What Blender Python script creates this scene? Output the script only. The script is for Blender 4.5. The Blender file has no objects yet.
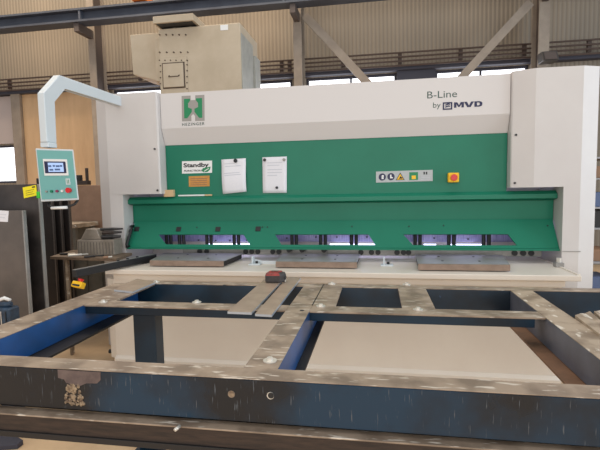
import bpy, bmesh, math, random
from math import sin, cos, pi, radians
from mathutils import Vector, Matrix
random.seed(7)
C = bpy.context.scene.collection
sc = bpy.context.scene

# ------------------------------------------------------------------ camera
FPX, YAW, PITCH, ROLL, EYE = 448.3, 0.17064, 0.08044, -0.01868, 1.5
fw = Vector((-sin(YAW)*cos(PITCH), cos(YAW)*cos(PITCH), -sin(PITCH)))
r0 = Vector((cos(YAW), sin(YAW), 0)); u0 = r0.cross(fw)
rt = r0*cos(ROLL)+u0*sin(ROLL); up = -r0*sin(ROLL)+u0*cos(ROLL)
cam_d = bpy.data.cameras.new('camera'); cam = bpy.data.objects.new('camera', cam_d); C.objects.link(cam)
m3 = Matrix((rt, up, -fw)).transposed()
cam.matrix_world = Matrix.Translation((0, 0, EYE)) @ m3.to_4x4()
cam_d.sensor_width = 36; cam_d.lens = FPX*36/600; cam_d.clip_start = .05; cam_d.clip_end = 200
sc.camera = cam

# measured points of the photograph, each turned into a real position on a plane of known distance
def ray(x, y): return rt*((x-300)/FPX)+up*((225-y)/FPX)+fw
E0 = Vector((0, 0, EYE))
def onP(x, y, p, n):
    d = ray(x, y); n = Vector(n); return E0+d*((Vector(p)-E0).dot(n)/d.dot(n))
def onY(x, y, Y): return onP(x, y, (0, Y, 0), (0, 1, 0))
def onZ(x, y, Z): return onP(x, y, (0, 0, Z), (0, 0, 1))
def onX(x, y, X): return onP(x, y, (X, 0, 0), (1, 0, 0))

# ------------------------------------------------------------------ materials
def mat(name, col, rough=.5, metal=0., noise=None, nscale=8., bump=0., emis=None, estr=0., stretch=(1, 1, 1), detail=6, spec=.5):
    m = bpy.data.materials.new(name); m.use_nodes = True; nt = m.node_tree; b = nt.nodes['Principled BSDF']
    b.inputs['Base Color'].default_value = (*col, 1); b.inputs['Roughness'].default_value = rough
    b.inputs['Metallic'].default_value = metal; b.inputs['Specular IOR Level'].default_value = spec
    if noise or bump:
        tc = nt.nodes.new('ShaderNodeTexCoord'); mp = nt.nodes.new('ShaderNodeMapping'); mp.inputs['Scale'].default_value = stretch
        nz = nt.nodes.new('ShaderNodeTexNoise'); nz.inputs['Scale'].default_value = nscale; nz.inputs['Detail'].default_value = detail
        nz.inputs['Roughness'].default_value = .62
        nt.links.new(tc.outputs['Object'], mp.inputs[0]); nt.links.new(mp.outputs[0], nz.inputs['Vector'])
    if noise:
        cr = nt.nodes.new('ShaderNodeValToRGB'); cr.color_ramp.elements[0].position = .35; cr.color_ramp.elements[1].position = .68
        cr.color_ramp.elements[0].color = (*noise, 1); cr.color_ramp.elements[1].color = (*col, 1)
        nt.links.new(nz.outputs[0], cr.inputs[0]); nt.links.new(cr.outputs[0], b.inputs['Base Color'])
    if bump:
        bp = nt.nodes.new('ShaderNodeBump'); bp.inputs['Strength'].default_value = bump; bp.inputs['Distance'].default_value = .004
        nt.links.new(nz.outputs[0], bp.inputs['Height']); nt.links.new(bp.outputs[0], b.inputs['Normal'])
    if emis:
        b.inputs['Emission Color'].default_value = (*emis, 1); b.inputs['Emission Strength'].default_value = estr
    return m

def hexc(r, g, b):
    f = lambda v: ((v/255+.055)/1.055)**2.4 if v > 10 else v/255/12.92
    return (f(r), f(g), f(b))

def layered(name, base, grime, wear, rough=.4, gs=3., ws=40., wstretch=(1, 1, .12), wlo=.66, metal=0., glo=.42, ghi=.6, spec=.5, bump=.15):
    """paint (base) with patches of grime and thin scratches (wear)"""
    m = mat(name, base, rough, metal, spec=spec); nt = m.node_tree; b = nt.nodes['Principled BSDF']; L = nt.links.new
    tc = nt.nodes.new('ShaderNodeTexCoord')
    n1 = nt.nodes.new('ShaderNodeTexNoise'); n1.inputs['Scale'].default_value = gs; n1.inputs['Detail'].default_value = 7
    L(tc.outputs['Object'], n1.inputs['Vector'])
    r1 = nt.nodes.new('ShaderNodeValToRGB'); r1.color_ramp.elements[0].position = glo; r1.color_ramp.elements[1].position = ghi
    r1.color_ramp.elements[0].color = (*base, 1); r1.color_ramp.elements[1].color = (*grime, 1); L(n1.outputs[0], r1.inputs[0])
    mp = nt.nodes.new('ShaderNodeMapping'); mp.inputs['Scale'].default_value = wstretch; L(tc.outputs['Object'], mp.inputs[0])
    n2 = nt.nodes.new('ShaderNodeTexNoise'); n2.inputs['Scale'].default_value = ws; n2.inputs['Detail'].default_value = 4
    L(mp.outputs[0], n2.inputs['Vector'])
    r2 = nt.nodes.new('ShaderNodeValToRGB'); r2.color_ramp.elements[0].position = wlo; r2.color_ramp.elements[1].position = wlo+.07
    L(n2.outputs[0], r2.inputs[0])
    mx = nt.nodes.new('ShaderNodeMix'); mx.data_type = 'RGBA'; L(r2.outputs[0], mx.inputs[0]); L(r1.outputs[0], mx.inputs[6])
    mx.inputs[7].default_value = (*wear, 1); L(mx.outputs[2], b.inputs['Base Color'])
    if bump:
        bp = nt.nodes.new('ShaderNodeBump'); bp.inputs['Strength'].default_value = bump; bp.inputs['Distance'].default_value = .003
        L(n1.outputs[0], bp.inputs['Height']); L(bp.outputs[0], b.inputs['Normal'])
    return m

M = {}
M['table'] = mat('table_cream_paint', hexc(226, 216, 202), .4, noise=hexc(222, 211, 197), nscale=3)  # table and base tone, warmer and lighter than the side cabinets
M['cream'] = mat('cream_paint', hexc(204, 199, 195), .42, noise=hexc(200, 194, 190), nscale=3)
M['beam'] = mat('light_grey_paint', hexc(208, 203, 200), .42)
M['arm'] = mat('pale_arm_paint', hexc(204, 211, 214), .4)
M['green'] = mat('green_paint', hexc(24, 118, 92), .42, noise=hexc(21, 111, 86), nscale=2, spec=.3)
M['teal'] = mat('teal_panel', hexc(112, 172, 168), .45)
M['black'] = mat('black_rubber', hexc(26, 26, 28), .45)
M['dark'] = mat('dark_iron', hexc(42, 40, 40), .5, .3)
M['steel'] = layered('worn_steel', hexc(160, 142, 124), hexc(126, 110, 95), hexc(206, 196, 182), .4, gs=8, ws=60, wstretch=(.2, 1, 1), wlo=.6, metal=.12, bump=.2)
M['steelr'] = layered('rough_steel', hexc(172, 156, 136), hexc(132, 116, 98), hexc(212, 204, 190), .55, gs=9, ws=26, wstretch=(1, .4, 1), wlo=.6, metal=.1, bump=.6)
M['plate'] = mat('cut_plate_steel', hexc(168, 150, 132), .42, .2, noise=hexc(148, 130, 114), nscale=9)
M['bright'] = mat('bright_cut_edge', hexc(205, 212, 220), .3, .5)
M['supp'] = mat('support_steel', hexc(160, 158, 154), .36, .25, noise=hexc(138, 135, 131), nscale=6)
M['suppf'] = mat('support_front', hexc(150, 128, 112), .42, .2, noise=hexc(130, 110, 95), nscale=14)
M['nearblue'] = layered('scraped_dark_blue_paint', hexc(17, 50, 72), hexc(20, 25, 32), hexc(84, 90, 96), .26, gs=2.6, ws=190, wstretch=(1, 1, .08), wlo=.65)
M['blue'] = layered('blue_paint', hexc(26, 80, 140), hexc(24, 62, 106), hexc(84, 116, 170), .35, gs=2.5, ws=60, wstretch=(1, .3, .6), wlo=.74)
M['navy'] = layered('navy_paint', hexc(20, 48, 68), hexc(20, 34, 46), hexc(50, 76, 110), .35, gs=3, ws=50, wstretch=(1, 1, .4), wlo=.72)
M['greyblue'] = mat('grey_blue_paint', hexc(92, 98, 112), .4, noise=hexc(76, 80, 92), nscale=5)
M['flange'] = mat('rusty_flange', hexc(132, 98, 74), .6, .1, noise=hexc(104, 78, 60), nscale=8)
M['rust'] = mat('brown_rail', hexc(66, 52, 44), .55, .2, noise=hexc(44, 36, 32), nscale=12, stretch=(1, 4, 8))
M['weld'] = mat('weld_metal', hexc(172, 150, 122), .6, .2, noise=hexc(92, 74, 60), nscale=60, bump=1.)
M['bare'] = mat('bare_patch', hexc(112, 96, 90), .55, .1, noise=hexc(86, 72, 70), nscale=20)
M['sheet'] = mat('dark_sheet_steel', hexc(116, 106, 99), .34, .3, noise=hexc(84, 79, 76), nscale=1.6)
M['sheet2'] = mat('mill_scale_sheet', hexc(92, 84, 80), .36, .3, noise=hexc(48, 45, 45), nscale=2)
M['sheet3'] = mat('dark_brown_sheet', hexc(54, 48, 46), .4, .5, noise=hexc(36, 34, 36), nscale=2)
M['wood'] = mat('plank_wood', hexc(128, 108, 88), .7, noise=hexc(88, 72, 58), nscale=14, stretch=(1, 5, 5))
M['board'] = mat('brown_board', hexc(152, 122, 100), .6, noise=hexc(134, 106, 86), nscale=5)
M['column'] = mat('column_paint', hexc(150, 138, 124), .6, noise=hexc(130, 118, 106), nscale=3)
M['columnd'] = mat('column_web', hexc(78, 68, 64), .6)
M['girder'] = mat('girder_paint', hexc(72, 78, 90), .55, noise=hexc(56, 60, 72), nscale=2)
M['rail'] = mat('railing_paint', hexc(72, 56, 48), .6)
M['lintel'] = mat('lintel_paint', hexc(56, 56, 68), .6)
M['vent'] = mat('beige_enamel', hexc(190, 176, 154), .6, noise=hexc(178, 163, 140), nscale=3)
M['vents'] = mat('galvanised_side', hexc(172, 172, 164), .5, .1, noise=hexc(152, 152, 146), nscale=6)
M['seam'] = mat('dark_seam', hexc(84, 70, 58), .7)
M['white'] = mat('white_plastic', hexc(228, 228, 226), .5)
M['paper'] = mat('paper', hexc(232, 230, 232), .8, noise=hexc(220, 220, 226), nscale=60, stretch=(1, 1, 12))
M['ink'] = mat('ink_black', hexc(30, 32, 36), .6)
M['faint'] = mat('ink_faint', hexc(200, 201, 208), .8)
M['navyink'] = mat('ink_navy', hexc(26, 30, 70), .5)
M['greenink'] = mat('ink_green', hexc(16, 128, 80), .5)
M['greyink'] = mat('logo_grey', hexc(150, 146, 140), .5)
M['darkgreenink'] = mat('ink_dark_green', hexc(50, 78, 70), .5)
M['orange'] = mat('orange_plate', hexc(204, 146, 68), .5, noise=hexc(186, 128, 54), nscale=50)
M['yellow'] = mat('yellow_plastic', hexc(244, 190, 16), .45)
M['ylabel'] = mat('yellow_label', hexc(246, 230, 30), .6)
M['red'] = mat('red_plastic', hexc(206, 34, 36), .35)
M['greenb'] = mat('green_button', hexc(20, 120, 84), .35)
M['plum'] = mat('plum_button', hexc(140, 46, 84), .35)
M['clip'] = mat('green_clip', hexc(60, 190, 60), .5)
M['taper'] = mat('tape_red', hexc(168, 52, 44), .5, noise=hexc(120, 44, 40), nscale=50)
M['tapeb'] = mat('tape_grey', hexc(66, 60, 58), .6, noise=hexc(44, 42, 42), nscale=40)
M['tan'] = mat('tan_card', hexc(206, 176, 134), .7)
M['orangecrane'] = mat('orange_crane', hexc(230, 120, 50), .5)
M['lampbody'] = mat('floodlight_body', hexc(60, 56, 54), .5)
M['screen'] = mat('lit_screen', hexc(150, 175, 215), .3, emis=hexc(160, 185, 225), estr=.55)
M['screenb'] = mat('screen_dark', hexc(70, 90, 130), .3, emis=hexc(70, 90, 130), estr=.3)
M['led'] = mat('blue_led', (.6, .6, 1), .4, emis=(.66, .68, 1), estr=3.5)  # for the lamp strip and the added glow in the rear gap
M['blade'] = mat('blade_beam_steel', hexc(158, 154, 186), .4, .3, noise=hexc(112, 110, 146), nscale=20, stretch=(6, 1, .4))  # lavender of the LED light put into the steel colour
M['toolbox'] = mat('grey_tool_block', hexc(146, 136, 124), .6, noise=hexc(120, 110, 98), nscale=9)
M['cabinetd'] = mat('grey_green_cabinet', hexc(102, 98, 88), .6, noise=hexc(78, 76, 70), nscale=5)
M['chrome'] = mat('zinc_bolt', hexc(215, 210, 200), .3, .4)
M['bluetool'] = mat('blue_grey_tool', hexc(52, 74, 96), .4, noise=hexc(34, 48, 64), nscale=20)
M['rackgrey'] = mat('rack_grey', hexc(150, 150, 152), .5)
M['rackblue'] = mat('rack_blue', hexc(80, 96, 130), .5)
M['boxbrown'] = mat('carton', hexc(140, 108, 84), .7)
M['windowlit'] = mat('daylit_pane', hexc(240, 244, 255), .5, emis=(.93, .95, 1), estr=2.3)
# glass with daylight behind it
def glass():
    m = bpy.data.materials.new('window_glass'); m.use_nodes = True; b = m.node_tree.nodes['Principled BSDF']
    b.inputs['Transmission Weight'].default_value = 1; b.inputs['Roughness'].default_value = .0
    b.inputs['Base Color'].default_value = (.95, .97, 1, 1); b.inputs['IOR'].default_value = 1.1
    return m
M['glass'] = glass()

def wall_mat():
    m = mat('ribbed_cladding', hexc(150, 134, 112), .65); nt = m.node_tree; b = nt.nodes['Principled BSDF']; L = nt.links.new
    tc = nt.nodes.new('ShaderNodeTexCoord'); mp = nt.nodes.new('ShaderNodeMapping'); L(tc.outputs['Object'], mp.inputs[0])
    wv = nt.nodes.new('ShaderNodeTexWave'); wv.wave_type = 'BANDS'; wv.bands_direction = 'X'; wv.inputs['Scale'].default_value = 4.2
    wv.inputs['Distortion'].default_value = 0; L(mp.outputs[0], wv.inputs['Vector'])
    nz = nt.nodes.new('ShaderNodeTexNoise'); nz.inputs['Scale'].default_value = .7; nz.inputs['Detail'].default_value = 4
    mp2 = nt.nodes.new('ShaderNodeMapping'); mp2.inputs['Scale'].default_value = (1.4, 1, .5); L(tc.outputs['Object'], mp2.inputs[0]); L(mp2.outputs[0], nz.inputs['Vector'])
    cr = nt.nodes.new('ShaderNodeValToRGB'); cr.color_ramp.elements[0].position = .3; cr.color_ramp.elements[1].position = .7
    cr.color_ramp.elements[0].color = (*hexc(128, 118, 104), 1); cr.color_ramp.elements[1].color = (*hexc(143, 131, 115), 1)
    L(nz.outputs[0], cr.inputs[0])
    r2 = nt.nodes.new('ShaderNodeValToRGB'); r2.color_ramp.elements[0].position = .0; r2.color_ramp.elements[1].position = .5
    r2.color_ramp.elements[0].color = (.8, .79, .78, 1); r2.color_ramp.elements[1].color = (1, 1, 1, 1); L(wv.outputs[0], r2.inputs[0])
    mx = nt.nodes.new('ShaderNodeMix'); mx.data_type = 'RGBA'; mx.blend_type = 'MULTIPLY'; mx.inputs[0].default_value = 1
    L(cr.outputs[0], mx.inputs[6]); L(r2.outputs[0], mx.inputs[7]); L(mx.outputs[2], b.inputs['Base Color'])
    bp = nt.nodes.new('ShaderNodeBump'); bp.inputs['Strength'].default_value = .35; bp.inputs['Distance'].default_value = .02
    L(wv.outputs[0], bp.inputs['Height']); L(bp.outputs[0], b.inputs['Normal'])
    return m
M['wall'] = wall_mat()
M['panelwall'] = mat('flat_wall_panel', hexc(206, 174, 136), .7, noise=hexc(188, 156, 120), nscale=1.2, stretch=(3, 1, .6))
M['pinkpanel'] = mat('pale_wall_panel', hexc(176, 164, 160), .7)
M['floor'] = mat('concrete_floor', hexc(222, 192, 154), .7, noise=hexc(200, 170, 134), nscale=2.5)

# ------------------------------------------------------------------ mesh helpers (world coordinates)
def link(name, bm, m, parent=None, bevel=0, smooth=False):
    if bevel: bmesh.ops.bevel(bm, geom=list(bm.edges), offset=bevel, segments=1, affect='EDGES', clamp_overlap=True)
    bmesh.ops.recalc_face_normals(bm, faces=bm.faces)
    me = bpy.data.meshes.new(name); bm.to_mesh(me); bm.free()
    if smooth:
        for p in me.polygons: p.use_smooth = True
    mats = m if isinstance(m, (list, tuple)) else [m]
    for q in mats: me.materials.append(M[q])
    o = bpy.data.objects.new(name, me); C.objects.link(o)
    if parent is not None: o.parent = parent; o.matrix_parent_inverse = wm(parent).inverted()
    else:                                   # put the origin at the base of the thing
        vs = [v.co for v in me.vertices]; c = Vector(((min(v.x for v in vs)+max(v.x for v in vs))/2, (min(v.y for v in vs)+max(v.y for v in vs))/2, min(v.z for v in vs)))
        me.transform(Matrix.Translation(-c)); o.location = c
    return o
def wm(o):
    m = Matrix.Translation(o.location) @ o.rotation_euler.to_matrix().to_4x4()
    if o.parent: m = wm(o.parent) @ o.matrix_parent_inverse @ m
    return m
def empty(name, loc, label, cat, group=None):
    o = bpy.data.objects.new(name, None); C.objects.link(o); o.location = loc; o['label'] = label; o['category'] = cat
    if group: o['group'] = group
    return o
def tag(o, label, cat, group=None):
    o['label'] = label; o['category'] = cat
    if group: o['group'] = group
    return o
def struct(o): o['kind'] = 'structure'; return o

def bx(bm, x0, x1, y0, y1, z0, z1, mi=0):
    v = [bm.verts.new((x, y, z)) for z in (z0, z1) for (x, y) in ((x0, y0), (x1, y0), (x1, y1), (x0, y1))]
    fs = [bm.faces.new([v[i] for i in q]) for q in ((0, 3, 2, 1), (4, 5, 6, 7), (0, 1, 5, 4), (1, 2, 6, 5), (2, 3, 7, 6), (3, 0, 4, 7))]
    for f in fs: f.material_index = mi
    return fs
def box(name, b, m, parent=None, bevel=.002):
    bm = bmesh.new(); bx(bm, *b); return link(name, bm, m, parent, bevel)
def pr(bm, pts, vec, mi=0):
    """solid prism: polygon pts pushed along vec"""
    vec = Vector(vec); a = [bm.verts.new(p) for p in pts]; b = [bm.verts.new(Vector(p)+vec) for p in pts]; n = len(pts)
    fs = [bm.faces.new(a), bm.faces.new(b[::-1])]+[bm.faces.new((a[i], a[(i+1) % n], b[(i+1) % n], b[i])) for i in range(n)]
    for f in fs: f.material_index = mi
    return fs
def prism(name, pts, vec, m, parent=None, bevel=0):
    bm = bmesh.new(); pr(bm, pts, vec); return link(name, bm, m, parent, bevel)
def cy(bm, a, b, r, n=16, r2=None, mi=0):
    a, b = Vector(a), Vector(b); d = b-a; q = d.to_track_quat('Z', 'Y'); r2 = r if r2 is None else r2
    A = [bm.verts.new(a+q@Vector((r*cos(2*pi*i/n), r*sin(2*pi*i/n), 0))) for i in range(n)]
    B = [bm.verts.new(b+q@Vector((r2*cos(2*pi*i/n), r2*sin(2*pi*i/n), 0))) for i in range(n)]
    fs = [bm.faces.new(A), bm.faces.new(B[::-1])]+[bm.faces.new((A[i], A[(i+1) % n], B[(i+1) % n], B[i])) for i in range(n)]
    for f in fs: f.material_index = mi
def cyl(name, a, b, r, m, parent=None, n=16, r2=None, bevel=0):
    bm = bmesh.new(); cy(bm, a, b, r, n, r2); return link(name, bm, m, parent, bevel)
def tube(name, pts, r, m, parent=None, n=10):
    bm = bmesh.new(); pts = [Vector(p) for p in pts]; rings = []
    for i, p in enumerate(pts):
        d = (pts[min(i+1, len(pts)-1)]-pts[max(i-1, 0)]).normalized(); q = d.to_track_quat('Z', 'Y')
        rings.append([bm.verts.new(p+q@Vector((r*cos(2*pi*k/n), r*sin(2*pi*k/n), 0))) for k in range(n)])
    for A, B in zip(rings, rings[1:]):
        # match nearest start vertex to avoid twists
        s = min(range(n), key=lambda k: (B[k].co-A[0].co).length)
        for k in range(n): bm.faces.new((A[k], A[(k+1) % n], B[(k+1+s) % n], B[(k+s) % n]))
    bm.faces.new(rings[0]); bm.faces.new(rings[-1][::-1])
    return link(name, bm, m, parent, smooth=True)
def quadY(pxs, Y): return [onY(x, y, Y) for x, y in pxs]
def text(name, s, m, parent, p, w, h, bold=0., Y=None, depth=.0008, slant=0., lean=0.):
    """lettering with its bottom-left corner at pixel p, fitted to w x h metres, on the plane Y"""
    cu = bpy.data.curves.new('t', 'FONT'); cu.body = s; cu.offset = bold; cu.extrude = .01; cu.shear = slant; cu.space_character = lean or 1.; cu.resolution_u = 3
    o = bpy.data.objects.new('t', cu); C.objects.link(o); bpy.context.view_layer.update()
    me = bpy.data.meshes.new_from_object(o.evaluated_get(bpy.context.evaluated_depsgraph_get()))
    bpy.data.objects.remove(o)
    xs = [v.co.x for v in me.vertices]; ys = [v.co.y for v in me.vertices]
    sx, sy = w/(max(xs)-min(xs)), h/(max(ys)-min(ys)); P = onY(p[0], p[1], Y)
    x0, y0 = min(xs), min(ys)
    for v in me.vertices:
        x, y, z = v.co; v.co = (P.x+(x-x0)*sx, Y-depth*(1 if z > 0 else .1), P.z+(y-y0)*sy)
    me.materials.clear(); me.materials.append(M[m])
    o = bpy.data.objects.new(name, me); C.objects.link(o)
    o.parent = parent; o.matrix_parent_inverse = wm(parent).inverted()
    return o

# ================================================================== SETTING
WY = 9.0
struct(box('floor', (-12, 9, -2, 9.3, -.1, 0), 'floor', None, 0))
WT = 6.4
def wz(x, y): return onY(x, y, WY).z
zl = wz(420, 71)            # underside of the lintel over the windows
zs = 2.3
# window openings (x0, x1) along the back wall
def wx(x): return onY(x, 75, WY).x
wins = [(wx(112), wx(161)), (wx(256), wx(292)), (wx(306), wx(397)), (wx(435), wx(529))]
wleft = (onY(-30, 165, WY).x, onY(18.5, 165, WY).x, onY(10, 183, WY).z, onY(10, 145, WY).z)
bm = bmesh.new()
bx(bm, -12, 9, WY, WY+.25, zl, WT)                       # above the windows
xs = [wleft[1]]+[v for w in wins for v in w]+[9]
bx(bm, -12, wleft[0], WY, WY+.25, 0, zl); bx(bm, wleft[0], wleft[1], WY, WY+.25, 0, wleft[2]); bx(bm, wleft[0], wleft[1], WY, WY+.25, wleft[3], zl)
for i in range(0, len(xs), 2): bx(bm, xs[i], xs[i+1], WY, WY+.25, 0, zl)
for a, b in wins: bx(bm, a, b, WY, WY+.25, 0, zs)
struct(link('wall_back', bm, 'wall'))
# flat panels and posts of the lower wall on the left
struct(box('trim_1', (wx(22), wx(108), WY-.05, WY-.002, 0, onY(60, 92, WY).z), 'panelwall', None, .005))
p0, p1 = onY(13, 120, WY-.1), onY(22, 120, WY-.1)
struct(box('trim_2', (p0.x, p1.x, WY-.14, WY-.052, 0, onY(16, 94, WY-.1).z), 'column', None, .01))
struct(box('trim_3', (-12, wleft[1]-.02, WY-.05, WY-.002, wleft[3]+.03, onY(5, 97, WY).z), 'pinkpanel', None, .005))
za = wz(420, 66.5)
struct(box('trim_4', (-12, 9, WY-.16, WY-.002, zl, zl+.09), 'lintel', None, .01))
bm = bmesh.new(); bx(bm, wx(397), wx(435), WY-.1, WY-.002, zl-.35, zl+.09); struct(link('trim_5', bm, 'lintel'))
for i, (a, b, c, d) in enumerate([(a, b, zs, zl) for a, b in wins]+[wleft]):
    t = empty('window_%d' % (i+1), ((a+b)/2, WY+.1, c), '', ''); del t['label'], t['category']; t['kind'] = 'structure'
    bm = bmesh.new(); f = .05
    bx(bm, a+.001, b-.001, WY+.05, WY+.12, c+.001, c+f); bx(bm, a+.001, b-.001, WY+.05, WY+.12, d-f, d-.001)
    bx(bm, a+.001, a+f, WY+.05, WY+.12, c+f, d-f); bx(bm, b-f, b-.001, WY+.05, WY+.12, c+f, d-f)
    n = max(1, round((b-a)/.9))
    for k in range(1, n): x = a+(b-a)*k/n; bx(bm, x-.02, x+.02, WY+.055, WY+.115, c+f, d-f)
    link('window_frame', bm, 'lintel', t)
    box('window_pane', (a+f, b-f, WY+.085, WY+.095, c+f, d-f), 'windowlit', t, 0)
# crane runway girder
gt = empty('crane_girder', (-2, 8, 4.6), 'long blue-grey steel crane girder running across the top of the hall', 'girder')
def gz(x, y): return onY(x, y, 8.0).z
g0, g1 = gz(0, 31.5), gz(0, 18.5)
bm = bmesh.new(); bx(bm, -11, 8, 7.86, 8.14, g0, g0+.035); bx(bm, -11, 8, 7.86, 8.14, g1-.035, g1); bx(bm, -11, 8, 7.98, 8.02, g0+.035, g1-.035)
link('beam', bm, 'girder', gt)
for x in (83, 285, 530):
    X = onY(x, 10, 8).x; box('stiffener', (X-.02, X+.02, 7.87, 7.979, g0+.036, g1-.036), 'girder', gt, .003)
box('rail', (-11, 8, 7.97, 8.03, g1, g1+.03), 'dark', gt, .005)
X = onY(139, 0, 7.9).x
tag(box('crane_trolley', (X-.12, X+.14, 7.84, 8.16, g1+.0305, g1+.33), 'orangecrane', None, .01), 'orange crane trolley on the girder at the top left', 'crane')
# columns
def column(xa, xb, xc, label, ztop=6.3, Y=8.35):
    """H column: front flange between pixels xa..xb, darker side up to xc"""
    a, b = onY(xa, 60, Y).x, onY(xb, 60, Y).x; t = empty('steel_column', ((a+b)/2, Y+.2, 0), label, 'column', 'steel columns along the back wall')
    bm = bmesh.new(); bx(bm, a, b, Y, Y+.03, 0, ztop); link('flange', bm, 'column', t, .003)
    bm = bmesh.new(); bx(bm, a, b, Y+.34, Y+.37, 0, ztop); link('flange', bm, 'column', t, .003)
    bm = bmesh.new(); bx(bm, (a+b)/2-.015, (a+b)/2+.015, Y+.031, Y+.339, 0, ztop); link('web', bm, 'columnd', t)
    box('bracket', ((a+b)/2-.05, (a+b)/2+.05, 7.9, Y-.001, g0-.16, g0-.001), 'columnd', t, .004)
    return t, a, b
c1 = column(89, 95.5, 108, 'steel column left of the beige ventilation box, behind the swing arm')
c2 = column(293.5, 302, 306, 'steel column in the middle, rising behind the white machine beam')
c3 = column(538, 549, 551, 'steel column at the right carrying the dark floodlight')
def brace(pa, pb, label, w=.07):
    Y = 8.3; a, b = onY(*pa, Y), onY(*pb, Y); d = (b-a).normalized(); n = Vector((d.z, 0, -d.x))*w
    tag(prism('diagonal_brace', [a-n, b-n, b+n, a+n], (0, .0495, 0), 'column', None, 0), label, 'brace', 'diagonal roof braces')
brace((304.5, 15), (376, 92), 'diagonal steel brace sloping down to the right from the middle column')
brace((531, 2), (452, 88), 'diagonal steel brace sloping down to the left from the right column')
# guard railing on the gallery
t = empty('guard_railing', (-2, WY-.3, zl), 'brown steel guard railing of four bars along the back wall', 'railing')
RY = WY-.28
for y in (52.7, 57, 61.2, 65.7):
    z = onY(400, y, RY).z; cyl('rail', (-11.5, RY, z), (8.8, RY, z), .017, 'rail', t, 8)
zt = onY(400, 51.5, RY).z
for px in (-50, 6, 49, 138, 281, 289, 343, 400, 461, 525, 590, 640):
    X = onY(px, 60, RY).x; box('post', (X-.035, X+.035, RY+.03, RY+.08, zl+.09, zt), 'rail', t, .004)
# floodlight on the right column
t = empty('floodlight', onY(548, 58, 8.0), 'dark floodlight hanging on a bracket off the right steel column', 'lamp')
a = onY(548, 57, 8.0)
prism('lamp_housing', [(a.x-.12, 7.85, a.z-.09), (a.x-.12, 8.1, a.z-.09), (a.x-.12, 8.14, a.z+.08), (a.x-.12, 7.95, a.z+.08)], (.24, 0, 0), 'lampbody', t, .01)
box('bracket', (a.x+.0, a.x+.05, 8.13, 8.34, a.z-.02, a.z+.03), 'dark', t)
prism('glass', [(a.x-.09, 7.844, a.z-.075), (a.x+.09, 7.844, a.z-.075), (a.x+.09, 7.93, a.z+.06), (a.x-.09, 7.93, a.z+.06)], (0, .004, 0), 'columnd', t)

# ================================================================== VENTILATION UNIT BEHIND THE MACHINE
VY = 5.6
t = empty('ventilation_unit', (-2.2, 6.0, 0), 'tall beige ventilation box standing behind the white shearing machine', 'ventilation unit')
a = onY(158, 27.5, VY); b = onY(240, 24.5, VY); zt = (a.z+b.z)/2
VB = 6.42
box('housing', (a.x, b.x, VY, VB, 0, zt), 'vent', t, .006)
box('side_panel', (b.x+.001, b.x+.012, VY+.015, VB-.28, .3, zt-.12), 'vents', t, .003)
box('side_panel', (b.x+.001, b.x+.04, VB-.26, VB-.01, .3, zt-.25), 'vents', t, .003)
def vq(x0, y0, x1, y1): p, q = onY(x0, y0, VY), onY(x1, y1, VY); return p.x, q.x, q.z, p.z
x0, x1, z0, z1 = vq(159.5, 58.5, 188.5, 92.5)
box('door_frame', (x0, x1, VY-.012, VY-.001, z0-.15, z1), 'vent', t, .003)
x0, x1, z0, z1 = vq(162.5, 63.5, 186, 88)
bm = bmesh.new(); bx(bm, x0, x1, VY-.02, VY-.013, z0, z1); sm = link('door_seal', bm, 'seam', t, .003)
d = box('access_door', (x0+.015, x1-.015, VY-.032, VY-.021, z0+.015, z1-.015), 'vent', t, .004)
h = onY(174, 76, VY-.04)
tube('handle', [(h.x-.07, VY-.034, h.z+.01), (h.x-.065, VY-.06, h.z-.01), (h.x+.065, VY-.06, h.z-.01), (h.x+.07, VY-.034, h.z+.01)], .007, 'seam', d, 6)
for k, (px, py) in enumerate([(160+5.5*i, 60.6) for i in range(6)]+[(161, 66+6*i) for i in range(5)]+[(187.5, 65+6*i) for i in range(5)]+[(160+7*i, 52.5) for i in range(5)]+[(160+6.5*i, 35) for i in range(5)]):
    q = onY(px, py, VY); cyl('bolt', (q.x, VY-.02, q.z), (q.x, VY-.001, q.z), .009, 'seam', t, 6)
# top hat plate
p, q = onY(152.5, 15.5, VY-.15), onY(193, 13, VY-.15); zc = q.z
capo = box('roof_cap', (p.x, q.x, VY-.15, VB-.1, zc-.085, zc), 'vent', t, .004)
box('cap_lining', (p.x+.03, q.x-.03, VY-.12, VB-.13, zc-.091, zc-.0855), 'dark', capo, 0); box('air_throat', (p.x+.22, q.x-.16, VY+.06, VB-.3, zt+.001, zc-.092), 'seam', t, 0)  # dark plate under the cap holds the shade of its underside
for X in (p.x+.2, q.x-.12):
    for Y in (VY+.05, VB-.3): box('cap_post', (X-.02, X+.02, Y-.02, Y+.02, zt+.001, zc-.092), 'vent', capo, .002)
# side duct with sloped underside
p, q = onY(130, 35, VY+.1), onY(154, 34, VY+.1); lo = onY(131, 74.5, VY+.1).z; lr = onY(154, 83, VY+.1).z
prism('side_duct', [(p.x, VY+.1, p.z), (a.x-.001, VY+.1, p.z), (a.x-.001, VY+.1, lr), (p.x+.02, VY+.1, lo)], (0, .55, 0), 'vent', t, .004)
p, q = onY(158, 24.5, VY), onY(167, 35, VY)
box('flange_strip', (a.x-.07, a.x-.002, VY+.03, VY+.099, lr, zt-.1), 'vent', t, .003)
p = onY(223.5, 27.5, VY); box('rating_plate', (p.x-.04, p.x+.06, VY-.006, VY-.001, p.z-.035, p.z+.03), 'white', t, .001)

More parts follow.
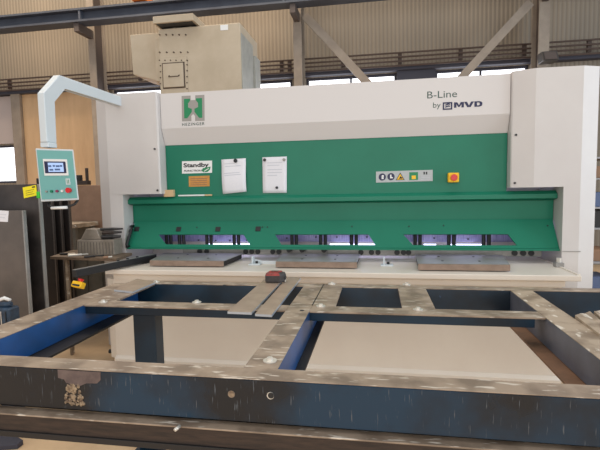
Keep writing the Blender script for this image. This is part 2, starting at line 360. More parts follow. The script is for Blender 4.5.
# ================================================================== SHEARING MACHINE
Yb, Yf, Yg, Yr, Ya = 3.85, 3.91, 3.97, 4.01, 3.87    # cabinet front, beam, green plate, recess, apron foot
mc = empty('shearing_machine', (-.45, 4.2, 0), 'big white and green sheet metal shearing machine across the whole hall', 'machine')
XL, XR = onY(159, 150, Yb).x, onY(508, 130, Yg).x    # inner sides of the two upper cabinets
ZT = 2.398; ZC = 1.478; BACK = 4.75
LLx, LRx = onY(123, 200, Yb).x, onY(562, 192, Yb).x    # inner sides of the two legs
LO, RO = onY(103, 200, Yb).x, onY(596, 120, Yb+.05).x-.0
# left cabinet, facetted front: outer flank angled back
def cabinet(inner, leg_in, x_edge, outer, sgn, zc):
    bm = bmesh.new()
    fr = [(inner, BACK-.3), (inner, Yb+.012), (inner+sgn*.012, Yb), (x_edge, Yb-.008), (outer, Yb+.10), (outer, BACK-.3)]
    if sgn > 0: fr = [(inner, BACK-.3), (inner, Yb+.035), (inner+.008, Yb+.025), (1.222, Yb-.035), (x_edge, Yb-.025), (outer, Yb+.03), (outer, BACK-.3)]
    pr(bm, [(x, y, zc) for x, y in fr], (0, 0, ZT-zc))
    fr2 = [(leg_in, BACK-.3), (leg_in, Yb), (x_edge, Yb-.008), (outer, Yb+.10), (outer, BACK-.3)]
    if sgn > 0: fr2 = [(leg_in, BACK-.3), (leg_in, Yb-.028), (x_edge, Yb-.025), (outer, Yb+.03), (outer, BACK-.3)]
    pr(bm, [(x, y, 0) for x, y in fr2], (0, 0, zc-.0))
    o = link('side_cabinet', bm, 'cream', mc)
    return o
OL = onZ(97, 96, ZT).x-.0
cl = cabinet(XL, LLx, onY(108, 150, Yb).x, onY(98.5, 150, Yb+.1).x, -1, ZC)
cr_ = cabinet(XR, LRx, onY(580.3, 150, Yb).x, onY(597, 150, Yb+.03).x, 1, ZC)
# rows of screws on the cabinets
for px, py in ((154.6, 149), (157.5, 190.3), (516.7, 134.6), (515.5, 183)):
    q = onY(px, py, Yb-.006); o = cyl('screw', (q.x, Yb+.008 if px > 300 else Yb-.012, q.z), (q.x, Yb+.03, q.z), .009, 'black', cl if px < 300 else cr_, 8)
# thin joint across the right leg
q = onY(575, 251, Yb); box('leg_seam', (LRx+.003, onY(579, 251, Yb).x, Yb-.031, Yb-.02, q.z-.003, q.z+.003), 'greyink', cr_, 0)
# top beam: front plate with fold and sloped underside
zf = onY(300, 122.7, Yf).z; zg = onY(300, 140.5, Yg).z
x0, x1 = XL+.003, XR-.003
prof = [(BACK-.32, ZT-.01), (Yf, ZT-.01), (Yf, zf), (Yg, zg), (Yg+.05, zg), (BACK-.32, zg)]
beam = prism('top_beam', [(x0, y, z) for y, z in prof], (x1-x0, 0, 0), 'beam', mc)
prism('top_plate', [(x0, Yf+.03, ZT-.009), (x0, Yf+.03, ZT-.002), (x0, BACK-.35, ZT-.002), (x0, BACK-.35, ZT-.009)], (x1-x0, 0, 0), 'beam', beam)
# green upper plate
zlip = onY(300, 194.6, Yg).z
gp = box('green_panel', (x0, x1, Yg+.004, Yg+.06, zlip, zg-.001), 'green', mc, 0)
# folded ledge below it
zA = zlip; zB = onY(300, 197.6, 3.93).z; zC2 = onY(300, 201.5, 3.93).z
xl, xr = LLx+.003, LRx-.003
zT = min(ZC-.004, zlip)
prof = [(Yg+.003, zT), (Yg-.004, zT), (3.927, zB), (3.925, zC2), (3.95, zC2-.008), (Yr+.002, zC2-.02), (Yr+.05, zC2-.02), (Yr+.05, zT)]
prism('ledge', [(xl, y, z) for y, z in prof], (xr-xl, 0, 0), 'green', mc)
za_ = onY(300, 220.5, Yr).z
box('recess_panel', (xl, xr, Yr, Yr+.05, za_-.02, zC2-.0205), 'green', mc, 0)
# sloping apron (finger guard) with three slots
zb_ = onY(300, 247.5, Ya).z
n = Vector((0, -(za_-zb_), -(Yr-Ya))).normalized(); n = Vector((0, za_-zb_, Ya-Yr)).normalized()
pA = Vector((0, Yr-.014, za_)); pB = Vector((0, Ya, zb_)); nn = (pA-pB).cross(Vector((1, 0, 0))).normalized()
def ap(x, y): return onP(x, y, pB, nn)
def apz(X, z): k = (z-zb_)/(za_-zb_); return Vector((X, Ya+(pA.y-Ya)*k, z))
slots = [[(158.5, 234.3), (166, 244.3), (250, 244.6), (243.5, 234.3)],
         [(275, 234.4), (281.5, 244.6), (375.5, 244.6), (368.5, 234.4)],
         [(403, 234.4), (413, 245.2), (517, 245.2), (508, 234.4)]]
S = [[ap(*p) for p in s] for s in slots]
zs1 = sum(s[0].z for s in S)/3; zs0 = sum(s[1].z for s in S)/3
for s in S:
    s[0] = apz(s[0].x, zs1); s[3] = apz(s[3].x, zs1); s[1] = apz(s[1].x, zs0); s[2] = apz(s[2].x, zs0)
th = nn*.012
if th.y < 0: th = -th
aL0, aL1 = ap(135, 222).x, ap(127.3, 248).x; aR0, aR1 = LRx-.003, LRx-.001
def xe(z, l=True):
    k = (z-zb_)/(za_-zb_); return (aL1+(aL0-aL1)*k) if l else aR1-.012*k
bm = bmesh.new()
pr(bm, [apz(xe(za_), za_), apz(xe(za_, 0), za_), apz(xe(zs1, 0), zs1), apz(xe(zs1), zs1)], th)
pr(bm, [apz(xe(zs0), zs0), apz(xe(zs0, 0), zs0), apz(xe(zb_, 0), zb_), apz(xe(zb_), zb_)], th)
L_ = (apz(xe(zs1), zs1), apz(xe(zs0), zs0))
for i, s in enumerate(S):
    pr(bm, [L_[0], s[0], s[1], L_[1]], th); L_ = (s[3], s[2])
R_ = (apz(xe(zs1, 0), zs1), apz(xe(zs0, 0), zs0)); pr(bm, [L_[0], R_[0], R_[1], L_[1]], th)
apron = link('finger_guard', bm, 'green', mc)
# bottom lip and top edge of the apron
prism('bottom_lip', [(aL1, Ya-.004, zb_-.001), (aL1, Ya-.016, zb_-.004), (aL1, Ya-.016, zb_-.018), (aL1, Ya+.03, zb_-.018), (aL1, Ya+.03, zb_-.001)], (aR1-aL1, 0, 0), 'green', apron, .001)
e0 = ap(140, 221); 
for px, py in ((217.5, 228), (409, 226.5), (443.5, 225.7), (547.5, 225.8), (352, 226.5), (197, 227.5), (262.5, 227.2), (267.5, 227.2)):
    q = ap(px, py); cyl('screw', q-th*.5, q+th*.1, .006, 'black', apron, 8)
for px, py in ((137, 229.2), (178.7, 229.3), (218, 229.3), (258.2, 229)):
    q = ap(px, py); bm = bmesh.new(); w = .024
    pr(bm, [apz(q.x-w, q.z-.02)-th*.6, apz(q.x+w, q.z-.02)-th*.6, apz(q.x+w, q.z+.02)-th*.6, apz(q.x-w, q.z+.02)-th*.6], th*.58); link('black_bracket', bm, 'black', apron, .002)
# black grab handle on the left end of the apron
q0, q1 = ap(134, 226), ap(129.5, 246)
o = Vector((0, -.05, 0)); k0 = Vector((0, -.012, 0))
tube('handle', [q0+k0, q0+o, q0+o*1.1+(q1-q0)*.12+Vector((.012, 0, 0)), q1+o*1.1-(q1-q0)*.12+Vector((.0, 0, 0)), q1+o, q1+k0], .013, 'black', apron)
tube('handle', [ap(130.5, 229)+k0, ap(129.0, 233)+o*.6, ap(127.0, 243)+o*.6, ap(127.6, 246.5)+k0], .008, 'black', apron)
# hold-down cylinders behind the slots
for px in (168, 181, 208.5, 236, 294, 323, 354, 418, 452, 487):
    q = onY(px, 240, 4.10); bm = bmesh.new()
    cy(bm, (q.x-.024, 4.12, .975), (q.x-.024, 4.12, za_-.03), .017, 12); cy(bm, (q.x+.02, 4.12, .975), (q.x+.02, 4.12, za_-.03), .017, 12)
    hd = link('hold_down_cylinder', bm, 'black', mc, smooth=False)
# blade beam seen behind them and the blue lamp that lights it
bl = box('blade_beam', (xl, xr, 4.30, 4.36, .985, za_-.02), 'blade', mc, 0)
for px, py in [(199, 240), (216, 240.5), (230, 240.5), (247, 240), (287, 238), (316, 237), (337, 237), (367, 237), (434, 238), (468, 239)]:
    q = onY(px, py, 4.30); cyl('bolt', (q.x, 4.285, q.z), (q.x, 4.2995, q.z), .008, 'ink', bl, 8)
box('lamp_strip', (xl+.1, xr-.1, 4.19, 4.22, za_-.075, za_-.05), 'led', mc, 0)
for xa, xb in ((208, 262), (330, 402), (424, 436), (450, 482)):
    box('rear_lamp', (onY(xa, 251, 4.2).x, onY(xb, 251, 4.2).x, 4.2, 4.22, .935, .975), 'led', mc, 0)  # glowing bars added for daylight through the rear gap, not lamps
# table
TZ = .86
tf = (onZ(200, 269, TZ).y+onZ(400, 275, TZ).y+onZ(560, 276.2, TZ).y)/3
tl = onY(105, 274, tf).x; tr = onY(582, 276.5, tf).x
bm = bmesh.new()
pr(bm, [(tl, tf, TZ-.04), (tr, tf, TZ-.04), (tr, tf+.03, TZ-.04), (tr, 4.3, TZ-.04), (tl, 4.3, TZ-.04)], (0, 0, .04))
table = link('table_top', bm, 'table', mc, .004)
box('table_apron', (tl+.05, tr-.09, tf+.04, 4.2, TZ-.09, TZ-.041), 'table', mc, 0)
bx0, bx1 = onY(116, 340, 3.42).x, 1.30
bm = bmesh.new()
pr(bm, [(bx0, 3.42, .08), (bx1, 3.42, .08), (bx1, 4.0, .08), (bx0-.07, 4.0, .08), (bx0-.07, 3.45, .08)], (0, 0, TZ-.171))
base = link('base_panel', bm, 'table', mc)
prism('kick_flange', [(bx0, 3.42, .112), (bx0, 3.385, .092), (bx0, 3.385, .055), (bx0, 3.42, .055)], (bx1-bx0, 0, 0), 'table', base, .002)
q = onY(112, 350, 3.5); cyl('rubber_stop', (bx0-.10, 3.47, q.z), (bx0-.071, 3.47, q.z), .018, 'black', base, 10)
box('plinth', (bx0-.05, bx1-.02, 3.5, 3.98, 0, .079), 'dark', mc, 0)
# rear closing panel so that the machine has a body
box('rear_body', (LLx+.002, LRx-.002, 4.37, 4.43, .1, zg-.01), 'cream', mc, 0)
# clamp strip with round feet under the apron
cs = box('clamp_strip', (onY(183, 256, 4.08).x, LRx-.06, 4.08, 4.11, .885, .947), 'supp', mc, .002)
for px in (200, 207, 246, 252, 258, 273, 279, 361, 371.5, 378, 397, 403.5, 408.5, 514.5, 523, 531):
    q = onY(px, 257, 4.075); cyl('clamp_foot', (q.x, 4.066, .916), (q.x, 4.079, .916), .024, 'black', cs, 14)
for px, py in ((289, 256), (324, 256), (302, 256)):
    q = onY(px, py, 4.0); cyl('clamp_foot', (q.x, 4.0, .945), (q.x, 4.065, .945), .025, 'dark', cs, 12)
# small side stops on the table
def stop(px, py, s=1.):
    q = onZ(px, py, TZ); st = box('side_stop', (q.x-.05*s, q.x+.05*s, q.y-.03, q.y+.05, TZ+.0005, TZ+.012), 'arm', mc, .002)
    box('upright', (q.x-.03*s, q.x-.018*s, q.y, q.y+.05, TZ+.0125, TZ+.07), 'arm', st, .001)
    cyl('bolt', (q.x+.01, q.y+.02, TZ+.0125), (q.x+.01, q.y+.02, TZ+.03), .012, 'black', st, 8)
stop(255, 265); stop(387, 266); 
q = onZ(559, 267, TZ); st = box('side_stop', (q.x-.03, q.x+.03, q.y-.02, q.y+.04, TZ+.0005, TZ+.035), 'supp', mc, .002); cyl('bolt', (q.x, q.y+.01, TZ+.0355), (q.x, q.y+.01, TZ+.07), .018, 'chrome', st, 10)
# curved white guide beside the middle support plate
pts = [onY(251.7, 256, 3.72), onY(255, 259.5, 3.72), onY(262, 261, 3.72), onY(277, 261, 3.72), onY(277, 265.5, 3.72), onY(260, 265.5, 3.72), onY(253, 263.5, 3.72)]
prism('guide_plate', pts, (0, .012, 0), 'arm', mc, .001)
# bright edge ramp at right end of table
prism('table_end', [(tr-.02, tf+.02, TZ), (tr, tf+.02, TZ), (tr, 4.02, TZ), (tr-.02, 4.02, TZ)], (0, 0, .006), 'table', table)

# --- swing arm with the control panel (part of the machine)
AX = -2.30
pa = [(118, 95), (60, 77), (45, 93), (45, 142), (57, 142), (55.5, 97), (66, 87), (112, 96)]
v = [onX(x, y, AX) for x, y in pa]
Zt = 2.37
P_ = [(Yb+.005, Zt), (3.04, Zt), (2.865, 2.205), (2.865, 1.865), (2.965, 1.865), (2.965, 2.165), (3.09, 2.285), (Yb+.005, 2.285)]
arm = prism('swing_arm', [(AX-.055, y, z) for y, z in P_], (.055, 0, 0), 'arm', mc, .004)
o = box('neck', (AX-.06, AX+.005, 2.87, 2.96, 1.83, 1.864), 'arm', arm, .003)
PY_ = 2.84
p0 = onY(35.5, 148.4, PY_); p1 = onY(73.3, 149.6, PY_); p2 = onY(78.9, 200, PY_); p3 = onY(41, 201.8, PY_)
cen = (p0+p1+p2+p3)/4; W = ((p1-p0).length+(p2-p3).length)/2; Hh = ((p3-p0).length+(p2-p1).length)/2
ux = ((p1-p0)+(p2-p3)).normalized(); uz = ((p0-p3)+(p1-p2)); uz = (uz-ux*uz.dot(ux)).normalized()
def pl(u, w, d=0): a_ = (1+u)/2; b_ = (1+w)/2; return (p3*(1-a_)+p2*a_)*(1-b_)+(p0*(1-a_)+p1*a_)*b_+Vector((0, -d, 0))
def plq(u0, u1, w0, w1, d): return [pl(u0, w0, d), pl(u1, w0, d), pl(u1, w1, d), pl(u0, w1, d)]
# housing: box that widens towards the left rear, white rim, teal face
bm = bmesh.new()
A = plq(-1, 1, -1, 1, 0); B = [p+Vector((-.075, .10, .01)) for p in plq(-1, .95, -.92, 1, 0)]
va = [bm.verts.new(p) for p in A]; vb = [bm.verts.new(p) for p in B]
bm.faces.new(va); bm.faces.new(vb[::-1])
for i in range(4): bm.faces.new((va[i], va[(i+1) % 4], vb[(i+1) % 4], vb[i]))
pan = link('control_panel', bm, 'arm', mc, .003)
def pp(name, u0, u1, w0, w1, d, m, parent, th=.003):
    return prism(name, plq(u0, u1, w0, w1, d), (0, th, 0), m, parent)
face = pp('panel_face', -.93, .93, -.92, .94, .004, 'teal', pan, .0035)
pp('screen_bezel', -.62, .64, -.02+.0, .66-.05, .009, 'white', pan, .0045)
pp('touch_screen', -.56, .56, .07, .52, .0105, 'navyink', pan, .001)
pp('display', -.36, .44, .12, .47, .0125, 'screen', pan, .0015)
for u, w, s in ((-.26, .34, .08), (-.05, .35, .06), (.15, .34, .1), (.33, .35, .06), (-.2, .2, .1), (.12, .21, .14)):
    pp('screen_icon', u-s, u+s, w-.035, w+.035, .0135, 'screenb', pan, .0008)
pp('sticker', .46, .68, -.38, -.14, .0075, 'arm', pan, .003)
pp('sticker_mark', .52, .55, -.34, -.18, .0085, 'greenink', pan, .0008); pp('sticker_mark', .6, .63, -.34, -.18, .0085, 'greenink', pan, .0008)
for u, m, r in ((-.33, 'greenb', .0095), (-.04, 'plum', .0095), (.24, 'white', .0085), (-.6, 'greyink', .007)):
    c = pl(u, -.62, .004); cyl('button', c, c+Vector((0, -.012, 0)), r, m, pan, 14)
c = pl(.6, -.6, .004); cyl('emergency_button', c, c+Vector((0, -.022, 0)), .0165, 'red', pan, 16, .019)
b0, b1 = pl(-.75, -1.0, -.04), pl(.75, -1.0, -.04); dz = Vector((0, -.035, -.042))
tube('grab_handle', [b0, b0+dz*.7+ux*.01, b0+dz+ux*.04, b1+dz-ux*.04, b1+dz*.7-ux*.01, b1], .009, 'black', pan)
m0, m1 = pl(-.42, -1.0, -.04)+dz*1.15+Vector((0, -.008, 0)), pl(.4, -1.0, -.04)+dz*1.15+Vector((0, -.008, 0))
tube('handle_grip', [m0, m1], .0105, 'white', pan)

# --- lettering, logos and signs (parts of the machine)
def onbeam(px, py): return onY(px, py, Yf)
lg = prism('logo_plate', quadY([(181.6, 96), (204.3, 94.8), (204.6, 120.8), (182, 121.4)], Yf-.0015), (0, .0012, 0), 'greyink', mc)
def lgp(u, w): # logo coordinates 0..1
    a, b, c, d = [onY(*p, Yf-.0024) for p in ((181.6, 96), (204.3, 94.8), (204.6, 120.8), (182, 121.4))]
    return (a*(1-u)+b*u)*(1-w)+(d*(1-u)+c*u)*w
prism('logo_mark', [lgp(u, w) for u, w in ((.1, .12), (.37, .12), (.37, .2), (.28, .3), (.28, .46), (.44, .52), (.44, .64), (.24, .88), (.1, .88))], (0, .0008, 0), 'greenink', lg)
prism('logo_mark', [lgp(u, w) for u, w in ((.9, .12), (.63, .12), (.63, .2), (.72, .3), (.72, .46), (.56, .52), (.56, .64), (.76, .88), (.9, .88))], (0, .0008, 0), 'greenink', lg)
prism('logo_mark', [lgp(u, w) for u, w in ((.4, 0), (.6, 0), (.6, .18), (.4, .18))], (0, .0008, 0), 'beam', lg)
prism('logo_mark', [lgp(u, w) for u, w in ((.42, .8), (.5, .72), (.58, .8), (.58, 1), (.42, 1))], (0, .0008, 0), 'beam', lg)
text('lettering', 'HEZINGER', 'darkgreenink', mc, (182.2, 126), onbeam(204.6, 125).x-onbeam(182.2, 126).x, .026, .018, Yf, lean=1.3)
text('lettering', 'B-Line', 'darkgreenink', mc, (427.2, 98.6), onbeam(457, 97).x-onbeam(427.2, 98.6).x, onbeam(427, 91.6).z-onbeam(427, 98.6).z, 0, Yf)
text('lettering', 'by', 'darkgreenink', mc, (433, 109.6), onbeam(440.6, 108).x-onbeam(433, 108).x, onbeam(433, 102.5).z-onbeam(433, 109.6).z, 0, Yf)
qa, qb = onbeam(454, 107.8), onbeam(482.4, 101)
def mv(pts, holes=()):
    return [(qa.x+u*(qb.x-qa.x), Yf-.0018, qa.z+v*(qb.z-qa.z-.0)) for u, v in pts]
hM = qb.z-qa.z
bm = bmesh.new()
for pts in ([(0, 0), (.085, 0), (.085, 1), (0, 1)], [(.085, 1), (.085, .62), (.15, .12), (.175, .12), (.175, .45), (.11, 1)], [(.175, .12), (.2, .12), (.265, .62), (.265, 1), (.24, 1), (.175, .45)], [(.265, 0), (.35, 0), (.35, 1), (.265, 1)]):
    pr(bm, mv(pts), (0, .0012, 0))
link('letter_m', bm, 'navyink', mc)
bm = bmesh.new()
for pts in ([(.355, 1), (.455, 1), (.53, .3), (.53, 0), (.47, 0)], [(.705, 1), (.605, 1), (.53, .3), (.53, 0), (.59, 0)]): pr(bm, mv(pts), (0, .0012, 0))
link('letter_v', bm, 'navyink', mc)
bm = bmesh.new()
pr(bm, mv([(.72, 0), (.81, 0), (.81, 1), (.72, 1)]), (0, .0012, 0))
ou = [(.81, 1), (.9, 1), (.97, .88), (1, .68), (1, .32), (.97, .12), (.9, 0), (.81, 0)]; inn = [(.81, .76), (.875, .76), (.9, .7), (.91, .6), (.91, .4), (.9, .3), (.875, .24), (.81, .24)]
for k in range(7): pr(bm, mv([ou[k], ou[k+1], inn[k+1], inn[k]]), (0, .0012, 0))
link('letter_d', bm, 'navyink', mc)
q = onbeam(442.7, 110); q2 = onbeam(452.3, 101.2); w = q2.x-q.x; h = q2.z-q.z-.006
bm = bmesh.new(); y0_, y1_ = Yf-.0018, Yf-.0003; k = w*.15
bx(bm, q.x, q.x+w, y0_, y1_, q.z, q.z+k); bx(bm, q.x, q.x+w, y0_, y1_, q.z+h-k, q.z+h); bx(bm, q.x, q.x+k, y0_, y1_, q.z+k, q.z+h-k); bx(bm, q.x+w-k, q.x+w, y0_, y1_, q.z+k, q.z+h-k)
for s in (.34, .60):
    a = q.z+h*s; pr(bm, [(q.x+w*.27, y0_, a-.004), (q.x+w*.6, y0_, a+.004), (q.x+w*.75, y0_, a+.001), (q.x+w*.75, y0_, a+.011), (q.x+w*.58, y0_, a+.015), (q.x+w*.27, y0_, a+.007)], (0, .0012, 0))
link('square_emblem', bm, 'navyink', mc)
# "Standby FUNCTION" sign
Yq = Yg+.004
sg = prism('standby_sign', quadY([(182, 161.3), (212, 160.6), (212, 172.8), (182, 173.6)], Yq-.003), (0, .0025, 0), 'white', mc)
def gx(a, b): return onY(b, 165, Yq).x-onY(a, 165, Yq).x
text('lettering', 'Standby', 'ink', sg, (183.6, 168.8), gx(183.6, 209), .052, .035, Yq-.003)
text('lettering', 'FUNCTION', 'ink', sg, (183.8, 171.9), gx(183.8, 202), .017, .03, Yq-.003, slant=.2)
lf = [(202.5, 171.8), (201.8, 170), (203, 168.2), (206.5, 167.3), (210.6, 166.6), (210, 169.5), (207.5, 171.8), (204.5, 172.3)]
prism('leaf_mark', quadY(lf, Yq-.0045), (0, .0012, 0), 'greenink', sg)
prism('leaf_vein', quadY([(203.5, 171.3), (209.3, 167.6), (208.4, 169), (204.2, 171.6)], Yq-.0055), (0, .0008, 0), 'white', sg)
og = prism('orange_sign', quadY([(188.7, 176.3), (209.5, 175.6), (209.5, 186.2), (188.9, 186.8)], Yq-.003), (0, .0025, 0), 'orange', mc)
for r_ in (178.5, 180.5, 182.6, 184.6):
    prism('print_line', quadY([(190.5, r_), (207, r_-.3), (207, r_+.35), (190.5, r_+.65)], Yq-.0038), (0, .0007, 0), 'boxbrown', og)
# safety sign strip
ws = prism('warning_sign', quadY([(376, 171.6), (432.7, 169.8), (432.7, 181), (376, 182.6)], Yq-.003), (0, .0025, 0), 'greyink', mc)
ws.data.materials.clear(); M['signgrey'] = mat('sign_grey', hexc(176, 180, 180), .5); ws.data.materials.append(M['signgrey'])
for px, py in ((382.3, 177), (391, 176.7)):
    q = onY(px, py, Yq-.0045); cyl('blue_disc', (q.x, Yq-.0045, q.z), (q.x, Yq-.0032, q.z), .031, 'navyink', ws, 20)
bm = bmesh.new()
q = onY(382.3, 177, Yq); cy(bm, (q.x+.004, Yq-.0058, q.z+.008), (q.x+.004, Yq-.0046, q.z+.008), .010, 10); bx(bm, q.x-.006, q.x+.012, Yq-.0058, Yq-.0046, q.z-.018, q.z+.002)
link('head_pictogram', bm, 'white', ws)
q = onY(391, 176.7, Yq); bm = bmesh.new(); bx(bm, q.x-.008, q.x+.004, Yq-.0058, Yq-.0046, q.z-.014, q.z+.018); bx(bm, q.x+.004, q.x+.016, Yq-.0058, Yq-.0046, q.z-.014, q.z-.004)
link('boot_pictogram', bm, 'white', ws)
prism('warning_triangle', quadY([(395.8, 180.2), (404.6, 179.9), (400.2, 172.6)], Yq-.0045), (0, .0012, 0), 'ink', ws)
prism('warning_triangle', quadY([(396.9, 179.6), (403.5, 179.4), (400.2, 173.8)], Yq-.0055), (0, .0008, 0), 'yellow', ws)
prism('hand_pictogram', quadY([(398.6, 178.8), (402.6, 178.6), (402.4, 177.8), (400.2, 176.0), (399.6, 177.8)], Yq-.0065), (0, .0008, 0), 'ink', ws)
prism('green_square', quadY([(409.3, 172.3), (418, 172), (418, 179.8), (409.3, 180.2)], Yq-.0045), (0, .0012, 0), 'greenink', ws)
prism('yellow_switch_mark', quadY([(411.7, 175.6), (415.8, 175.5), (415.8, 179), (411.7, 179.2)], Yq-.0055), (0, .0008, 0), 'yellow', ws)
for x in (423.5, 425.9): prism('print_mark', quadY([(x, 171.8), (x+1.4, 171.8), (x+1.4, 174.4), (x, 174.5)], Yq-.0045), (0, .0012, 0), 'ink', ws)
for y in (176, 177.6, 179.2): prism('print_line', quadY([(421, y), (430.5, y-.3), (430.5, y+.1), (421, y+.4)], Yq-.0042), (0, .0008, 0), 'faint', ws)
# emergency stop on the green plate
q = onY(448.2, 182.4, Yq-.05); q2 = onY(459.2, 172.6, Yq-.05)
es = box('emergency_stop', (q.x, q2.x, Yq-.05, Yq-.001, q.z, q2.z), 'yellow', mc, .006)
c = Vector(((q.x+q2.x)/2, Yq-.05, (q.z+q2.z)/2)); cyl('push_button', c, c+Vector((0, -.028, 0)), .023, 'red', es, 18, .028, .003)

# ================================================================== THINGS ON THE MACHINE
# papers and magnets
def paper(corners, label, curl, lines):
    Y = Yq-.004; t = empty('paper_sheet', onY(*corners[3], Y), label, 'paper', 'papers stuck on the green plate')
    a, b, c, d = [onY(*p, Y) for p in corners]; bm = bmesh.new(); N = 10; rows = []
    for j in range(N+1):
        w = j/N; off = -curl*(.5-.5*cos(w*pi*1.5))
        rows.append([bm.verts.new((a*(1-u)+b*u)*(1-w)+(d*(1-u)+c*u)*w+Vector((0, off-curl*.4*w*sin(u*pi), 0))) for u in [i/6 for i in range(7)]])
    for r1, r2 in zip(rows, rows[1:]):
        for i in range(6): bm.faces.new((r1[i], r1[i+1], r2[i+1], r2[i]))
    ret = bmesh.ops.extrude_face_region(bm, geom=list(bm.faces))
    for e in ret['geom']:
        if isinstance(e, bmesh.types.BMVert): e.co.y -= .0008
    s = link('sheet', bm, 'paper', t, smooth=True)
    for (u0, u1, w) in lines:
        off = -curl*(.5-.5*cos(w*pi*1.5))-curl*.4*w*1-.002
        q = [(a*(1-u)+b*u)*(1-ww)+(d*(1-u)+c*u)*ww+Vector((0, off, 0)) for u, ww in ((u0, w), (u1, w), (u1, w+.022), (u0, w+.022))]
        prism('print_line', q, (0, .0005, 0), 'faint', s)
    return t
paper([(221.4, 159.6), (245.8, 158.2), (246.8, 191.6), (223.4, 194)], 'creased white paper hanging under a single black magnet', .02, [(.12, .55, .12), (.15, .8, .2), (.1, .75, .4), (.12, .8, .46)])
paper([(262.4, 157.3), (286.8, 156.5), (286.8, 192.8), (263, 193)], 'flat white paper held by two magnets at its top corners', .003, [(.2, .8, .15), (.2, .7, .22), (.2, .8, .34), (.2, .8, .42), (.2, .6, .5)])
def magnet(px, py, label, m='ink', r=.018, dy=.004):
    q = onY(px, py, Yq); tag(cyl('magnet', (q.x, Yq-dy-.014, q.z), (q.x, Yq-dy-.001, q.z), r, m, None, 16, None, .002), label, 'magnet', 'magnets holding the papers')
magnet(236, 160.8, 'round black magnet at the top of the creased left paper', dy=.0085)
magnet(264.9, 160, 'round grey magnet on the left corner of the flat paper', 'tapeb', .014)
magnet(284.3, 159.8, 'round pale magnet on the right corner of the flat paper', 'greyink', .014)
magnet(277.2, 187.6, 'small dark magnet low on the flat paper', 'ink', .012, .01)
# block and tools on the ledge
q = onY(163.3, 197, 3.94); q2 = onY(173.4, 190, 3.94)
tag(box('wooden_block', (q.x+.01, q2.x, 3.93, 3.973, zT+.0003, zT+.065), 'tan', None, .002), 'small light wooden block standing on the left end of the green ledge', 'block')
q = onY(177, 197, 3.93)
t = empty('marker_pen', (q.x, 3.93, ZC-.002), 'thin white marker lying on the green ledge beside the wooden block', 'pen')
cyl('barrel', (q.x, 3.964, zT+.0085), (q.x+.26, 3.964, zT+.0085), .008, 'white', t, 10)
cyl('cap', (q.x+.261, 3.964, zT+.0085), (q.x+.33, 3.964, zT+.0085), .008, 'tan', t, 10)
# support plates on the table
def plate(fl, fr, bl_, br, label, ztop=.915, fh=0):
    Y0 = onZ(*fl, TZ).y; Y1 = 3.97
    a, b = onZ(*fl, TZ), onZ(*fr, TZ); c, d = onY(*br, Y1), onY(*bl_, Y1)
    y0 = (a.y+b.y)/2
    t = empty('support_plate', ((a.x+b.x)/2, 3.8, TZ), label, 'support plate', 'steel support plates on the white table')
    bm = bmesh.new()
    pr(bm, [(a.x, y0+.012, ztop-.006), (b.x, y0+.012, ztop-.006), (c.x, Y1, ztop-.006), (d.x, Y1, ztop-.006)], (0, 0, .006)); link('top_plate', bm, 'supp', t, .001)
    bm = bmesh.new(); pr(bm, [(a.x, y0, TZ+.008), (b.x, y0, TZ+.008), (b.x, y0, ztop-.004), (b.x, y0+.011, ztop), (a.x, y0+.011, ztop), (a.x, y0, ztop-.004)][:0] or [(a.x, y0, TZ+.008), (a.x, y0, ztop-.004), (a.x, y0+.011, ztop), (a.x, y0+.011, TZ+.008)], (b.x-a.x, 0, 0)); link('front_strip', bm, 'suppf', t, .001)
    bm = bmesh.new(); pr(bm, [(a.x+.01, y0+.013, TZ+.008), (b.x-.01, y0+.013, TZ+.008), (c.x-.01, Y1-.01, TZ+.008), (d.x+.01, Y1-.01, TZ+.008)], (0, 0, ztop-.0145-TZ-.0)); link('body', bm, 'dark', t)
    bm = bmesh.new()
    for k in (.12, .88):
        for y in (y0+.06, Y1-.08): X = a.x+(b.x-a.x)*k; bx(bm, X-.02, X+.02, y-.02, y+.02, TZ+.0008, TZ+.008)
    link('foot_pad', bm, 'black', t)
    for u in (.3, .72):
        for vv in (.3, .75):
            X = a.x+(b.x-a.x)*u; Yy = y0+(Y1-y0)*vv; cyl('screw_head', (X, Yy, ztop+.0002), (X, Yy, ztop+.003), .01, 'dark', t, 10)
plate((149.5, 266.8), (223.8, 267.4), (164.5, 253), (243, 253.3), 'steel support plate at the left of the white table, by the black stop arm')
plate((276, 268), (357, 269.4), (282.5, 255.2), (360.5, 255.4), 'steel support plate in the middle of the white table, behind the tape measure')
plate((418, 270.6), (511, 272.6), (414.8, 256.2), (502.5, 257.4), 'steel support plate at the right of the white table, nearest the right leg')

